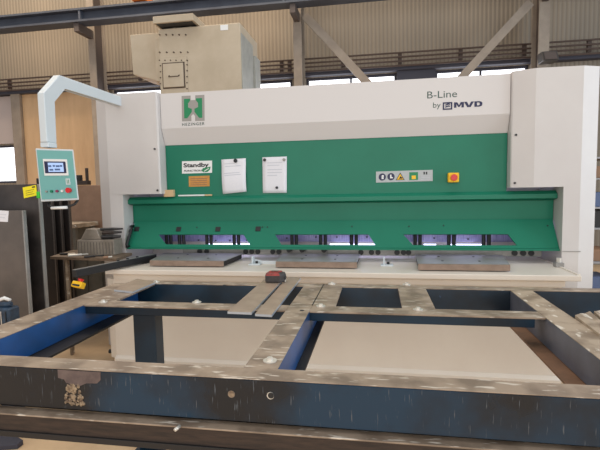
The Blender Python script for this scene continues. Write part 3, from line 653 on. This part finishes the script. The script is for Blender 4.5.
# ================================================================== WELDED STEEL FRAME IN FRONT
FZ = .86; FB = .705
fr = empty('welded_stand', (-.45, 2.2, 0), 'large dark blue welded steel frame with worn top edges in the foreground', 'work stand')
YN0, YN1, YK0, YK1 = 1.425, 1.517, 2.87, 2.965
LX0, LX1, CX0, CX1, RX0, RX1 = -1.83, -1.66, -.478, -.352, .80, .925
XE0, XE1 = -2.05, 2.2
def beam_part(name, x0, x1, y0, y1, z0, mside, mtop='steel', tz=.004):
    b = box(name, (x0, x1, y0, y1, z0, FZ-tz), mside, fr, .003)
    box('worn_top', (x0, x1, y0, y1, FZ-tz+.0002, FZ), mtop, b, .001)
    return b
nr = beam_part('front_rail', XE0, XE1, YN0, YN1, FB, 'nearblue')
br_ = beam_part('back_rail', -1.75, XE1, YK0, YK1, .69, 'navy')
for x0, x1, ms, fx0, fx1, mf, nm in ((LX0, LX1, 'blue', LX0, LX1+.10, 'dark', 'steel'), (CX0, CX1, 'blue', CX0, CX1+.04, 'dark', 'steel'), (RX0, RX1, 'greyblue', RX0-.07, RX1, 'flange', 'steelr')):
    b = beam_part('side_beam', x0, x1, YN1+.001, YK0-.001, FB+.013, ms, nm)
    box('lower_flange', (fx0, fx1, YN1+.002, YK0-.002, FB, FB+.012), mf, b, .001)  # dark flanges have shade put in their colour; the right one is rusty
# back stretch of the left beam is wider (a second plate laid beside it)
pts = [onZ(*p, FZ) for p in ((122, 300.5), (165, 281.8), (150, 281), (108, 300))]
box('top_strip', (-1.659, -1.53, 2.392, YK0-.001, FZ-.012, FZ), 'steel', fr, .001)
CB0, CB1 = 2.28, 2.39
for a, b in ((LX1+.001, CX0-.001), (CX1+.001, RX0-.001)):
    c = box('cross_bar', (a, b-.045 if b > 0 else b, CB0+.012, CB1, FZ-.055, FZ-.0095), 'navy', fr, .001)
    box('worn_top', (a-.0005, b, CB0, CB1, FZ-.009, FZ-.0002), 'steel', c, .001)
box('tie_plate', (CX1+.001, -.225, CB1+.001, YK0-.001, FZ-.012, FZ), 'steel', fr, .001)
box('tie_plate', (.130, .300, CB1+.001, YK0-.001, FZ-.012, FZ), 'steel', fr, .001)
# seam plate line on top of the middle
box('joint_line', (CX1-.004, CX1+.002, 2.40, 2.95, FZ+.0002, FZ+.0012), 'dark', fr, 0)
# raised patch plates
# cross bar to the right of the right beam
c = box('cross_bar', (RX1+.001, XE1, 2.0, 2.34, FZ-.055, FZ-.0095), 'navy', fr, .001); box('worn_top', (RX1+.001, XE1, 2.0, 2.34, FZ-.009, FZ-.012+.003+.0), 'steelr', c, 0)
# legs
def leg(x0, x1, y0, y1, z1, foot=True):
    l = box('leg', (x0, x1, y0, y1, .012, z1), 'navy', fr, .003); box('foot_plate', (x0-.02, x1+.02, y0-.02, y1+.02, 0, .0115), 'navy', l, .002)
leg(-1.37, -1.235, 2.30, 2.39, FZ-.056)
leg(-1.95, -1.85, 1.43, 1.51, FB-.001); leg(2.0, 2.1, 1.43, 1.51, FB-.001)
leg(1.9, 2.0, 2.88, 2.96, .689)
# bolts on the top faces
for px, py in ((103, 302.2), (156, 282.3), (196.7, 302.5), (270, 361), (320.7, 306.3), (418, 309.8), (331.7, 284.2), (406.5, 284.8)):
    q = onZ(px, py, FZ); bm = bmesh.new(); cy(bm, (q.x, q.y, FZ+.0003), (q.x, q.y, FZ+.004), .026, 18); cy(bm, (q.x, q.y, FZ+.004), (q.x, q.y, FZ+.014), .012, 6)
    link('bolt', bm, 'chrome', fr)
for px, py in ((224.5, 285), (302, 310.5)):
    q = onZ(px, py, FZ); cyl('hole', (q.x, q.y, FZ+.0002), (q.x, q.y, FZ+.001), .012, 'black', fr, 14)
box('inner_strip', (XE0, XE1, 1.475, 1.485, FB-.03, FB-.0005), 'dark', fr, 0)  # dark strip added to stand for shade in the gap under the rail
# marks on the front rail: two holes, a welded patch
Yn = YN0-.0005
for px, py, m in ((231.5, 394, 'weld'), (270.5, 395.5, 'black')):
    q = onY(px, py, YN0); bm = bmesh.new(); cy(bm, (q.x, YN0-.002, q.z), (q.x, YN0-.0003, q.z), .0125, 18); rg = link('hole_rim', bm, 'chrome' if m == 'black' else 'steel', fr)
    cyl('hole', (q.x+(.002 if m == 'black' else 0), YN0-.0032, q.z+.001), (q.x+(.002 if m == 'black' else 0), YN0-.0021, q.z+.001), .0105, m, rg, 18)
pts = [(57.5, 369.6), (100.5, 372.3), (100.5, 380), (97, 383.5), (86, 383.4), (80, 386), (66, 383), (64, 379.5), (58, 378)]
prism('bare_patch', quadY(pts, YN0-.0012), (0, .001, 0), 'bare', fr)
bm = bmesh.new()
for _ in range(90):
    k = random.random(); px = 74+random.uniform(-9, 9)*(.65+.5*k); py = 384+21*k; q = onY(px, py, YN0)
    mtx = Matrix.Translation((q.x, YN0-.001, q.z)) @ Matrix.Diagonal((1, .35, 1.1, 1))
    bmesh.ops.create_icosphere(bm, subdivisions=1, radius=random.uniform(.004, .008), matrix=mtx)
link('weld_bead', bm, 'weld', fr, smooth=True)
# lower brown rail below the front rail
lz = .69
a0, a1 = onZ(0, 413, lz), onZ(420, 444, lz)
d = (a1-a0).normalized(); sx = lambda s: a0+d*s
def rl(s0, s1, y0, y1, z0, z1): # box along the slightly skewed rail
    nrm = Vector((-d.y, d.x, 0)); A = sx(s0); return [A+nrm*y0, A+nrm*y1], d*(s1-s0)
t = empty('steel_rail', (-.4, a0.y, 0), 'long brown steel rail with bright top edge below the front of the blue frame', 'rail')
nrm = Vector((-d.y, d.x, 0)); Zv = Vector((0, 0, 1)); A = sx(-1.1); V = d*4.6
def prof_(pts): return [A+nrm*u+Zv*(w-lz) for u, w in pts]
prism('top_flange', prof_([(0, lz), (0, lz-.006), (.055, lz-.006), (.055, lz)]), V, 'steel', t, .001)
prism('web', prof_([(.008, lz-.0065), (.008, lz-.068), (.045, lz-.068), (.045, lz-.0065)]), V, 'rust', t)
prism('bottom_flange', prof_([(0, lz-.0685), (0, lz-.09), (.055, lz-.09), (.055, lz-.0685)]), V, 'dark', t, .001)
for s in (-.0, 3.8):
    q = sx(s-1.0)+nrm*.03; box('leg', (q.x-.03, q.x+.03, q.y-.025, q.y+.025, 0, lz-.091), 'navy', t, .002)
q = onZ(178, 430, lz); tag(tube('loose_pin', [(q.x-.005, q.y-.012, lz+.006), (q.x, q.y+.014, lz+.006)], .006, 'chrome'), 'small bright steel pin lying on the brown rail', 'pin')

# loose flat bars and plates on the frame
def bar(name, near, far, label, group, th=.012, z=FZ+.0013, top='plate'):
    a, b = near; c, e = far
    t = empty(name, ((a.x+b.x)/2, (a.y+c.y)/2, z), label, 'flat bar', group)
    bm = bmesh.new(); pr(bm, [Vector((v.x, v.y, z)) for v in (a, b, c, e)], (0, 0, th)); bmesh.ops.recalc_face_normals(bm, faces=bm.faces)
    for f in bm.faces: f.material_index = 0 if abs(f.normal.z) > .5 else 1
    o = link(name, bm, [top, 'bright']); bpy.data.objects.remove(t)
    return tag(o, label, 'flat bar', group)
z1 = FZ+.0013; g = 'flat bars lying across the frame'
zt_ = z1+.012
bar('flat_bar', (onZ(227.5, 311.5, zt_), onZ(251.5, 312.5, zt_)), (onZ(283, 279.8, zt_), onZ(264, 279.5, zt_)), 'wider brown steel flat bar lying on the frame, on the left under the tape measure', g)
bar('flat_bar', (onZ(255, 313.8, zt_), onZ(271.7, 314.8, zt_)), (onZ(301, 277.4, zt_), onZ(288, 276.9, zt_)), 'narrower steel flat bar with bright right edge lying beside the tape measure', g)
bar('flat_bar', (onZ(114, 289.5, zt_), onZ(133, 291.5, zt_)), (onZ(155, 282.3, zt_), onZ(137, 278.5, zt_)), 'short pale steel plate lying on the left rear corner of the frame', g, th=.012)
# offcuts on the right cross bar
def offcut(pxs, label, z=FZ-.008, th=.02):
    bm = bmesh.new(); pts = [onZ(x, y, z+th) for x, y in pxs]; pts = [Vector((p.x, p.y, z)) for p in pts]
    pr(bm, pts, (0, 0, th)); bmesh.ops.subdivide_edges(bm, edges=list(bm.edges), cuts=2, use_grid_fill=True)
    for v in bm.verts:
        if v.co.z > z+.001: v.co.z += random.uniform(-.005, .004)
    tag(link('steel_offcut', bm, 'steelr'), label, 'offcut', 'rough offcuts right of the frame beam')
offcut([(575, 315.5), (600, 334), (612, 330), (590, 311.5)], 'rough pale steel offcut lying right beside the worn right frame beam')
offcut([(594, 312), (616, 328), (634, 324), (606, 308)], 'rough steel offcut at the right edge, farther from the frame beam')

a_, b_ = onZ(0, 446, .03), onZ(22, 443, .03)
bm = bmesh.new(); pr(bm, [Vector((p.x, p.y, 0)) for p in (onZ(-14, 452, 0), onZ(18, 449, 0), onZ(23.5, 444.5, 0), onZ(8, 435, 0), onZ(-14, 432, 0))], (0, 0, .03))
tag(link('floor_bracket', bm, 'lintel', None, .003), 'dark blue steel foot bracket on the concrete floor at the bottom left corner', 'bracket')
# tape measure
q = onZ(270, 284.2, zt_+.002); q2 = onZ(283, 284, zt_)
t = empty('tape_measure', (q.x+.04, q.y+.03, zt_+.0015), 'worn red and grey tape measure lying on the flat bars', 'tape measure')
zb0 = zt_+.0015; hw = .065; c = onZ(274.5, 283, zb0)
def outline(s, z, dx=0):
    base_ = [(-.06, -.035), (.035, -.035), (.062, -.01), (.062, .03), (.045, .045), (-.045, .045), (-.064, .03), (-.066, -.02)]
    return [Vector((c.x+dx+x*s, c.y+.04+y*s, z)) for x, y in base_]
bm = bmesh.new(); rings = []
for s, z in ((.95, 0), (1.04, .008), (1.04, .046), (.95, .062), (.72, .068)):
    rings.append([bm.verts.new(p) for p in outline(s, zb0+z, -.004 if z > .062 else 0)])
for q_, (A_, B_) in enumerate(zip(rings, rings[1:])):
    for i in range(8):
        f = bm.faces.new((A_[i], A_[(i+1) % 8], B_[(i+1) % 8], B_[i])); f.material_index = 1 if q_ >= 2 and i in (0, 7, 6, 5) else 0
bm.faces.new(rings[0]); bm.faces.new(rings[-1][::-1]); link('case', bm, ['tapeb', 'taper'], t, .001)
bm = bmesh.new(); pr(bm, outline(.68, zb0+.0682), (0, 0, .004)); link('red_cover', bm, 'taper', t, .001)
bm = bmesh.new(); bx(bm, c.x-.03, c.x+.02, c.y+.03, c.y+.055, zb0+.0725, zb0+.075); link('cover_label', bm, 'tapeb', t, .0005)
box('lock_button', (c.x+.056, c.x+.07, c.y+.025, c.y+.06, zb0+.02, zb0+.04), 'ink', t, .003)
box('tape_hook', (c.x+.064, c.x+.069, c.y+.03, c.y+.055, zb0+.001, zb0+.014), 'chrome', t, .001)

# ================================================================== LEFT SIDE: STOP ARM, TOOL SHELF, SHEETS
# black stop arm from the machine table, reaching forward
t = empty('stop_arm', (-2.2, 3.4, .9), 'long black sheet stop arm reaching forward from the left end of the white table', 'stop arm')
a, b = onZ(71.7, 270, .925), onZ(160, 252.7, .925); b = a.lerp(b, .9)
dd = (b-a).normalized(); s_ = Vector((dd.y, -dd.x, 0))
bm = bmesh.new(); pr(bm, [a-Zv*.055, a-Zv*.055+s_*.045, a+s_*.045, a], b-a); link('arm', bm, 'black', t, .002)
bm = bmesh.new(); pr(bm, [a+Zv*.0005+s_*.006, a+Zv*.0005+s_*.03, a+Zv*.003+s_*.03, a+Zv*.003+s_*.006], b-a); link('steel_rule', bm, 'supp', t)
for k in (.5, .62, .75): q = a+(b-a)*k+s_*.02; cyl('screw', q+Zv*.0035, q+Zv*.012, .012, 'dark', t, 8)
q = b-(b-a)*.12; box('foot', (q.x-.03+.02, q.x+.04, q.y-.05, q.y+.05, TZ+.0005, TZ+.0095), 'dark', t, .001)
# emergency stop box hanging below the arm
q0 = onY(70.5, 291, a.y-.0); q1 = onY(83.5, 278.5, a.y)
t = empty('emergency_stop_box', (q0.x+.04, a.y+.02, q0.z), 'yellow emergency stop box with red button hanging from the black stop arm', 'emergency stop')
cx, cz = (q0.x+q1.x)/2, (q0.z+q1.z)/2
rot = Matrix.Translation((cx, a.y+.02, cz)) @ Matrix.Rotation(radians(8), 4, 'Y') @ Matrix.Rotation(radians(-25), 4, 'X')
bm = bmesh.new(); bx(bm, -.04, .04, -.03, .03, -.028, .018); bmesh.ops.transform(bm, matrix=rot, verts=bm.verts); link('box', bm, 'yellow', t, .005)
bm = bmesh.new(); cy(bm, (.005, 0, .0185), (.005, 0, .04), .017, 16, .022); bmesh.ops.transform(bm, matrix=rot, verts=bm.verts); link('push_button', bm, 'red', t, .003)
bm = bmesh.new(); bx(bm, -.03, .03, -.0315, -.0303, -.02, -.006); bmesh.ops.transform(bm, matrix=rot, verts=bm.verts); link('marking', bm, 'ink', t)
cyl('hanger', (cx-.015, a.y+.03, cz+.03), (cx-.015, a.y+.03, a.z-.0555), .006, 'black', t, 8)

# tool shelf plank on a pole
SZ = .935
f0, f1 = onZ(50, 256.5, SZ), onZ(116, 258.5, SZ); f1 = Vector((f1.x, f0.y+.0, SZ)) if False else f1
t = empty('tool_shelf', ((f0.x+f1.x)/2, f0.y+.2, 0), 'brown wooden plank shelf on a pale pole beside the machine, covered with tools', 'shelf')
bkl, bkr = onZ(74, 249.5, SZ), onZ(121, 250.3, SZ)
ybk = Yb-.03
bm = bmesh.new(); pr(bm, [Vector((x_, y_, SZ-.025)) for x_, y_ in ((f0.x, f0.y), (f1.x, f1.y), (-2.25, ybk), (OL-.03, ybk), (OL-.03, 4.0), (bkl.x, 4.0))], (0, 0, .025)); link('plank', bm, 'wood', t, .002)
q = onY(68.5, 275, f0.y+.12); cyl('pole', (q.x, f0.y+.12, 0), (q.x, f0.y+.12, SZ-.026), .014, 'steelr', t, 10)
cyl('pole', (f0.x+.1, f0.y+.08, 0), (f0.x+.1, f0.y+.08, SZ-.026), .014, 'steelr', t, 10)
def tool(name, pa, pb, r, m, lab, tip=None, z=SZ):
    a_, b_ = onZ(*pa, z+r), onZ(*pb, z+r); t = empty(name, (a_+b_)/2-Zv*r, lab, 'tool', 'tools lying on the plank shelf')
    k = a_.lerp(b_, .55)
    cyl('grip', a_, k, r, m, t, 8); cyl('shaft', k, b_, r*.5, tip or 'chrome', t, 8, r*.7)
    return t
tool('screwdriver', (60, 254.0), (75, 253.6), .010, 'black', 'black handled screwdriver at the back left of the plank shelf')
tool('file', (68, 255.6), (93, 253.6), .010, 'chrome', 'long bright file lying diagonally on the plank shelf', 'chrome')
tool('wrench', (84, 257.0), (104, 255.2), .011, 'dark', 'dark wrench lying near the front of the plank shelf', 'dark')
tool('punch', (103, 257.6), (112, 256.6), .010, 'boxbrown', 'short brown handled punch at the right front of the plank shelf')
def lump(name, px, py, s, m, lab, cat, group, z):
    q = onZ(px, py, z); bm = bmesh.new(); bmesh.ops.create_icosphere(bm, subdivisions=2, radius=1, matrix=Matrix.Translation((q.x, q.y, z+s[2]))@Matrix.Diagonal((*s, 1)))
    for v in bm.verts: v.co.x += sin(v.co.y*60)*.006; v.co.z = max(z+.0005, v.co.z)
    return tag(link(name, bm, m), lab, cat, group)
# clutter block at the machine's left side
BY = 3.66
q0, q1 = onY(77.5, 253, BY), onY(113.5, 240, BY)
CY = 4.15; c0 = onY(72, 260, CY).x; c1_ = min(onY(104, 260, CY).x, OL-.03); cz_ = onY(90, 254, CY).z
t = empty('metal_cabinet', ((c0+c1_)/2, CY+.2, 0), 'grey-green metal cabinet on legs behind the plank shelf, left of the machine', 'cabinet')
box('cabinet_body', (c0, c1_, CY, CY+.45, .3, cz_), 'cabinetd', t, .005)
box('cabinet_door', ((c0+c1_)/2+.004, c1_-.02, CY-.012, CY-.001, .33, cz_-.03), 'cabinetd', t, .004)
box('cabinet_door', (c0+.02, (c0+c1_)/2-.004, CY-.012, CY-.001, .33, cz_-.03), 'cabinetd', t, .004)
for X in (c0, c1_-.03):
    for Y in (CY+.05, CY+.38): box('leg', (X, X+.03, Y, Y+.03, 0, .299), 'cabinetd', t, .002)
t = empty('tool_block', ((q0.x+q1.x)/2, BY+.07, SZ), 'grey grooved block standing at the back of the plank shelf', 'tool block')
box('block', (q0.x, q1.x, BY, BY+.14, SZ+.0005, q1.z), 'toolbox', t, .004)
for k in range(12):
    X = q0.x+(q1.x-q0.x)*(k+.5)/12; box('groove', (X-.003, X+.003, BY-.002, BY-.0005, SZ+.012, q1.z-.02), 'cabinetd', t, 0)
b0_, b1_ = onY(79, 240, BY), onY(97, 229.5, BY)
prism('sloped_casting', [(b0_.x, BY+.02, q1.z+.0005), (b1_.x+.02, BY+.02, q1.z+.0005), (b1_.x-.02, BY+.02, b1_.z), (b0_.x+.06, BY+.02, b1_.z+.005)], (0, .11, 0), 'toolbox', t, .006)
G = 'small dark tools on the grey block'
xk = b1_.x+.025
for k, (xa, xb, r, m, lab) in enumerate(((0, .15, .022, 'dark', 'black stubby hand tool lowest in the heap on the grey grooved block'),
                                     (.005, .16, .016, 'rust', 'brown hand tool in the middle of the heap on the grey block'),
                                     (-.01, .175, .014, 'black', 'black hand tool uppermost on the heap on the grey block'))):
    zz = q1.z+(.0235, .0625, .0935)[k]
    a_, b_ = Vector((xk+xa, BY+.03, zz)), Vector((xk+xb, BY+.09, zz))
    t2 = empty('hand_tool', a_.lerp(b_, .5)-Vector((0, 0, r)), lab, 'tool', G)
    cyl('grip', a_, a_.lerp(b_, .6), r, m, t2, 10); cyl('head', a_.lerp(b_, .601), b_, r, 'tapeb', t2, 6, r*.6)
# brown board and the pale strip behind
BD = 5.2
q0, q1 = onY(72, 223, BD), onY(101, 185, BD)
tag(box('board', (q0.x-.35, q1.x+.06, BD, BD+.04, 0, q1.z), 'board', None, .004), 'brown board panel standing upright behind the control panel', 'board')
t = empty('work_table', (q0.x+.1, BD-.25, 0), 'cluttered pale edged work table in front of the brown board', 'table')
z_ = onY(88, 224, BD-.45).z
tt = box('table_top', (q0.x-.5, q1.x-.05, BD-.45, BD-.02, z_-.05, z_), 'steelr', t, .004)
for X in (q0.x-.47, q1.x-.12):
    for Y in (BD-.43, BD-.08): box('leg', (X, X+.04, Y, Y+.04, 0, z_-.051), 'cabinetd', t, .002)
box('shelf', (q0.x-.42, q1.x-.14, BD-.4, BD-.09, .5, .53), 'cabinetd', t, .002)
box('back_plate', (q0.x-.42, q1.x-.14, BD-.035, BD-.022, .54, z_-.06), 'cabinetd', t, .002)
# vise-like stand on the board top, dark
q = onY(83, 185, BD+.02)
t = empty('clamp_stand', (q.x, BD+.02, q.z), 'small dark clamp stand on top of the brown board', 'clamp')
q0, q1 = onY(77, 184.5, BD), onY(88, 180.5, BD)
box('base', (q0.x, q1.x, BD-.02, BD+.06, q.z+.001, q1.z), 'rust', t, .003)
p = onY(85.8, 168, BD); box('post', (p.x-.015, p.x+.015, BD+.0, BD+.03, q1.z+.0005, p.z), 'rust', t, .003)
p = onY(78, 175, BD); box('jaw', (q0.x+.0, p.x+.03, BD-.01, BD+.05, q1.z+.0005, p.z), 'dark', t, .005)

# sheet metal standing upright on the left
G = 'dark steel sheets standing upright at the left'
def sheet(px0, px1, pyt, Y, m, lab, depth=.03, xl=None, z0=0, edge=True):
    a_ = onY(px1, pyt, Y); x0 = onY(px0, pyt, Y).x if xl is None else xl
    t = empty('steel_sheet', ((x0+a_.x)/2, Y, z0), lab, 'steel sheet', G)
    box('sheet', (x0, a_.x-.012, Y, Y+depth, z0, a_.z), m, t, .002)
    if edge: box('edge_strip', (a_.x-.0115, a_.x, Y-.001, Y+depth, z0, a_.z), 'sheet' if Y > 3.5 else 'supp', t, .001)
    return x0, a_.x, a_.z
sheet(0, 23, 210.5, 2.95, 'sheet', 'front grey steel sheet with the white label, lowest of the standing sheets', xl=-3.6)
sheet(0, 38.5, 184, 3.1, 'sheet2', 'taller dark steel sheet behind, carrying the yellow label', xl=-3.9)
sheet(36, 50.5, 178, 4.02, 'sheet3', 'narrow dark brown sheet between the yellow label and the black sheets')
sheet(51.5, 59, 180, 4.06, 'sheet3', 'narrow dark sheet directly below the control panel', edge=True)
sheet(60, 67.5, 180, 4.10, 'sheet3', 'rightmost standing dark sheet, beside the brown board', edge=True)
q = onY(70.3, 200, 3.24)
q0, q1 = onY(23, 198.5, 3.09), onY(37, 185.5, 3.09)
def rotlabel(pxs, Y, name, m, lab, cat, marks):
    t = empty(name, onY(*pxs[3], Y), lab, cat); s = prism('label_sheet', quadY(pxs, Y), (0, .001, 0), m, t)
    for mk in marks: prism('print_line', quadY(mk, Y-.0012), (0, .0008, 0), 'ink' if m != 'paper' else 'faint', s)
rotlabel([(22.6, 187.5), (36, 184.9), (37.2, 195.3), (24, 198.3)], 3.097, 'yellow_label', 'ylabel', 'bright yellow paper label stuck on the tall dark sheet', 'label',
         [[(31.8, 186.7), (34.8, 186.1), (35, 187.4), (32, 188)], [(25.5, 191), (34, 189.2), (34, 189.6), (25.5, 191.4)], [(25.7, 193), (33, 191.5), (33, 191.9), (25.7, 193.4)], [(26, 195), (34, 193.4), (34, 193.8), (26, 195.4)]])
rotlabel([(-2, 210.2), (8.7, 211), (7.8, 222), (-2, 221.5)], 2.9489, 'white_label', 'paper', 'white paper label on the front grey sheet at the left edge', 'label', [[(0, 214), (6, 214.3), (6, 214.8), (0, 214.5)], [(0, 217), (5, 217.3), (5, 217.8), (0, 217.5)]])
q = onY(39, 195, 3.08); tag(box('green_clip', (q.x-.008, q.x+.012, 3.06, 3.098, q.z-.025, q.z+.025), 'clip', None, .003), 'small bright green clip on the edge beside the yellow label', 'clip')
# blue tool at the left edge
q = onZ(4, 325, .86); LXq = onY(0, 315, 2.55)
t = empty('air_tool', (LXq.x+.02, 2.62, 0), 'blue-grey pneumatic tool stand at the left edge behind the frame', 'tool')
A_, B_ = onY(-3, 326, 2.6), onY(11, 308, 2.6)
box('body', (A_.x, B_.x, 2.58, 2.68, .0, B_.z), 'bluetool', t, .012)
for k in (.2, .5, .8): X = A_.x+(B_.x-A_.x)*k; box('rib', (X-.003, X+.003, 2.574, 2.5795, .4, B_.z-.02), 'chrome' if k == .5 else 'ink', t, .001)
q = onY(4, 305, 2.6); bm = bmesh.new(); cy(bm, (q.x-.05, 2.63, B_.z+.012), (q.x+.03, 2.63, B_.z+.02), .025, 12, .018); link('head', bm, 'bluetool', t, .004)
tube('hose', [(q.x+.02, 2.63, B_.z+.045), (q.x-.02, 2.63, B_.z+.06), (q.x-.08, 2.63, B_.z+.04)], .012, 'white', t)

# ================================================================== RIGHT: STORAGE RACK BEHIND THE MACHINE
RYk = 5.4
t = empty('storage_rack', (2.9, RYk+.3, 0), 'grey metal storage rack with shelves at the right edge behind the machine', 'rack')
x0 = onY(591, 200, RYk).x; x1 = x0+1.3
for X in (x0, x1):
    for Y in (RYk, RYk+.5): box('post', (X, X+.04, Y, Y+.04, 0, onY(595, 150, RYk).z), 'rackgrey', t, .003)
shz = [onY(595, y, RYk).z for y in (157, 178, 207, 228, 262, 292)]
for z in shz: box('shelf', (x0+.041, x1-.001, RYk+.002, RYk+.54, z-.02, z), 'rackgrey', t, .003)
for k, z in enumerate(shz[1:]):
    for j in range(4):
        w = .2; X = x0+.06+j*.28; h_ = .13+.03*((k+j) % 3)
        tag(box('storage_box', (X, X+w, RYk+.05, RYk+.4, z+.001, z+h_), ('boxbrown', 'rackblue', 'dark')[(k+j) % 3], None, .004),
            ('brown', 'blue', 'black')[(k+j) % 3]+' storage box on the '+('second', 'third', 'fourth', 'fifth', 'lowest')[k]+' shelf of the rack, '+('first', 'second', 'third', 'fourth')[j]+' from its left post', 'box', 'boxes on the storage rack')

# ================================================================== LIGHT
w = bpy.data.worlds.new('world'); sc.world = w; w.use_nodes = True; nt = w.node_tree; bg = nt.nodes['Background']
bg.inputs[0].default_value = (.96, .97, 1, 1); bg.inputs[1].default_value = .55
def area(name, loc, rot, size, power, col):
    l = bpy.data.lights.new(name, 'AREA'); l.shape = 'RECTANGLE'; l.size, l.size_y = size; l.energy = power; l.color = col
    o = bpy.data.objects.new(name, l); C.objects.link(o); o.location = loc; o.rotation_euler = [radians(v) for v in rot]; return o
area('roof_light', (-1, 1.5, 8.5), (0, 0, 0), (10, 5), 190, (1, .96, .9))  # unseen overhead light added for soft light from above
area('wall_light', (-5, 6.5, 7.5), (15, 0, 0), (8, 1.5), 420, (1, .8, .58))  # unseen warm light assumed above the back wall, for its tan left side
area('gate_light', (8.5, 1.5, 3.0), (0, 90, 0), (5, 6), 430, (.7, .85, 1))  # unseen cool light assumed at the right, for the bluish right-facing sides
area('hall_light', (0, -5, 2.6), (88, 0, 0), (9, 4), 330, (1, .95, .9))  # unseen frontal fill added behind the camera to brighten machine and base
vs = sc.view_settings; vs.view_transform = 'Standard'; vs.look = 'None'; vs.exposure = 0; vs.gamma = 1; vs.use_curve_mapping = False
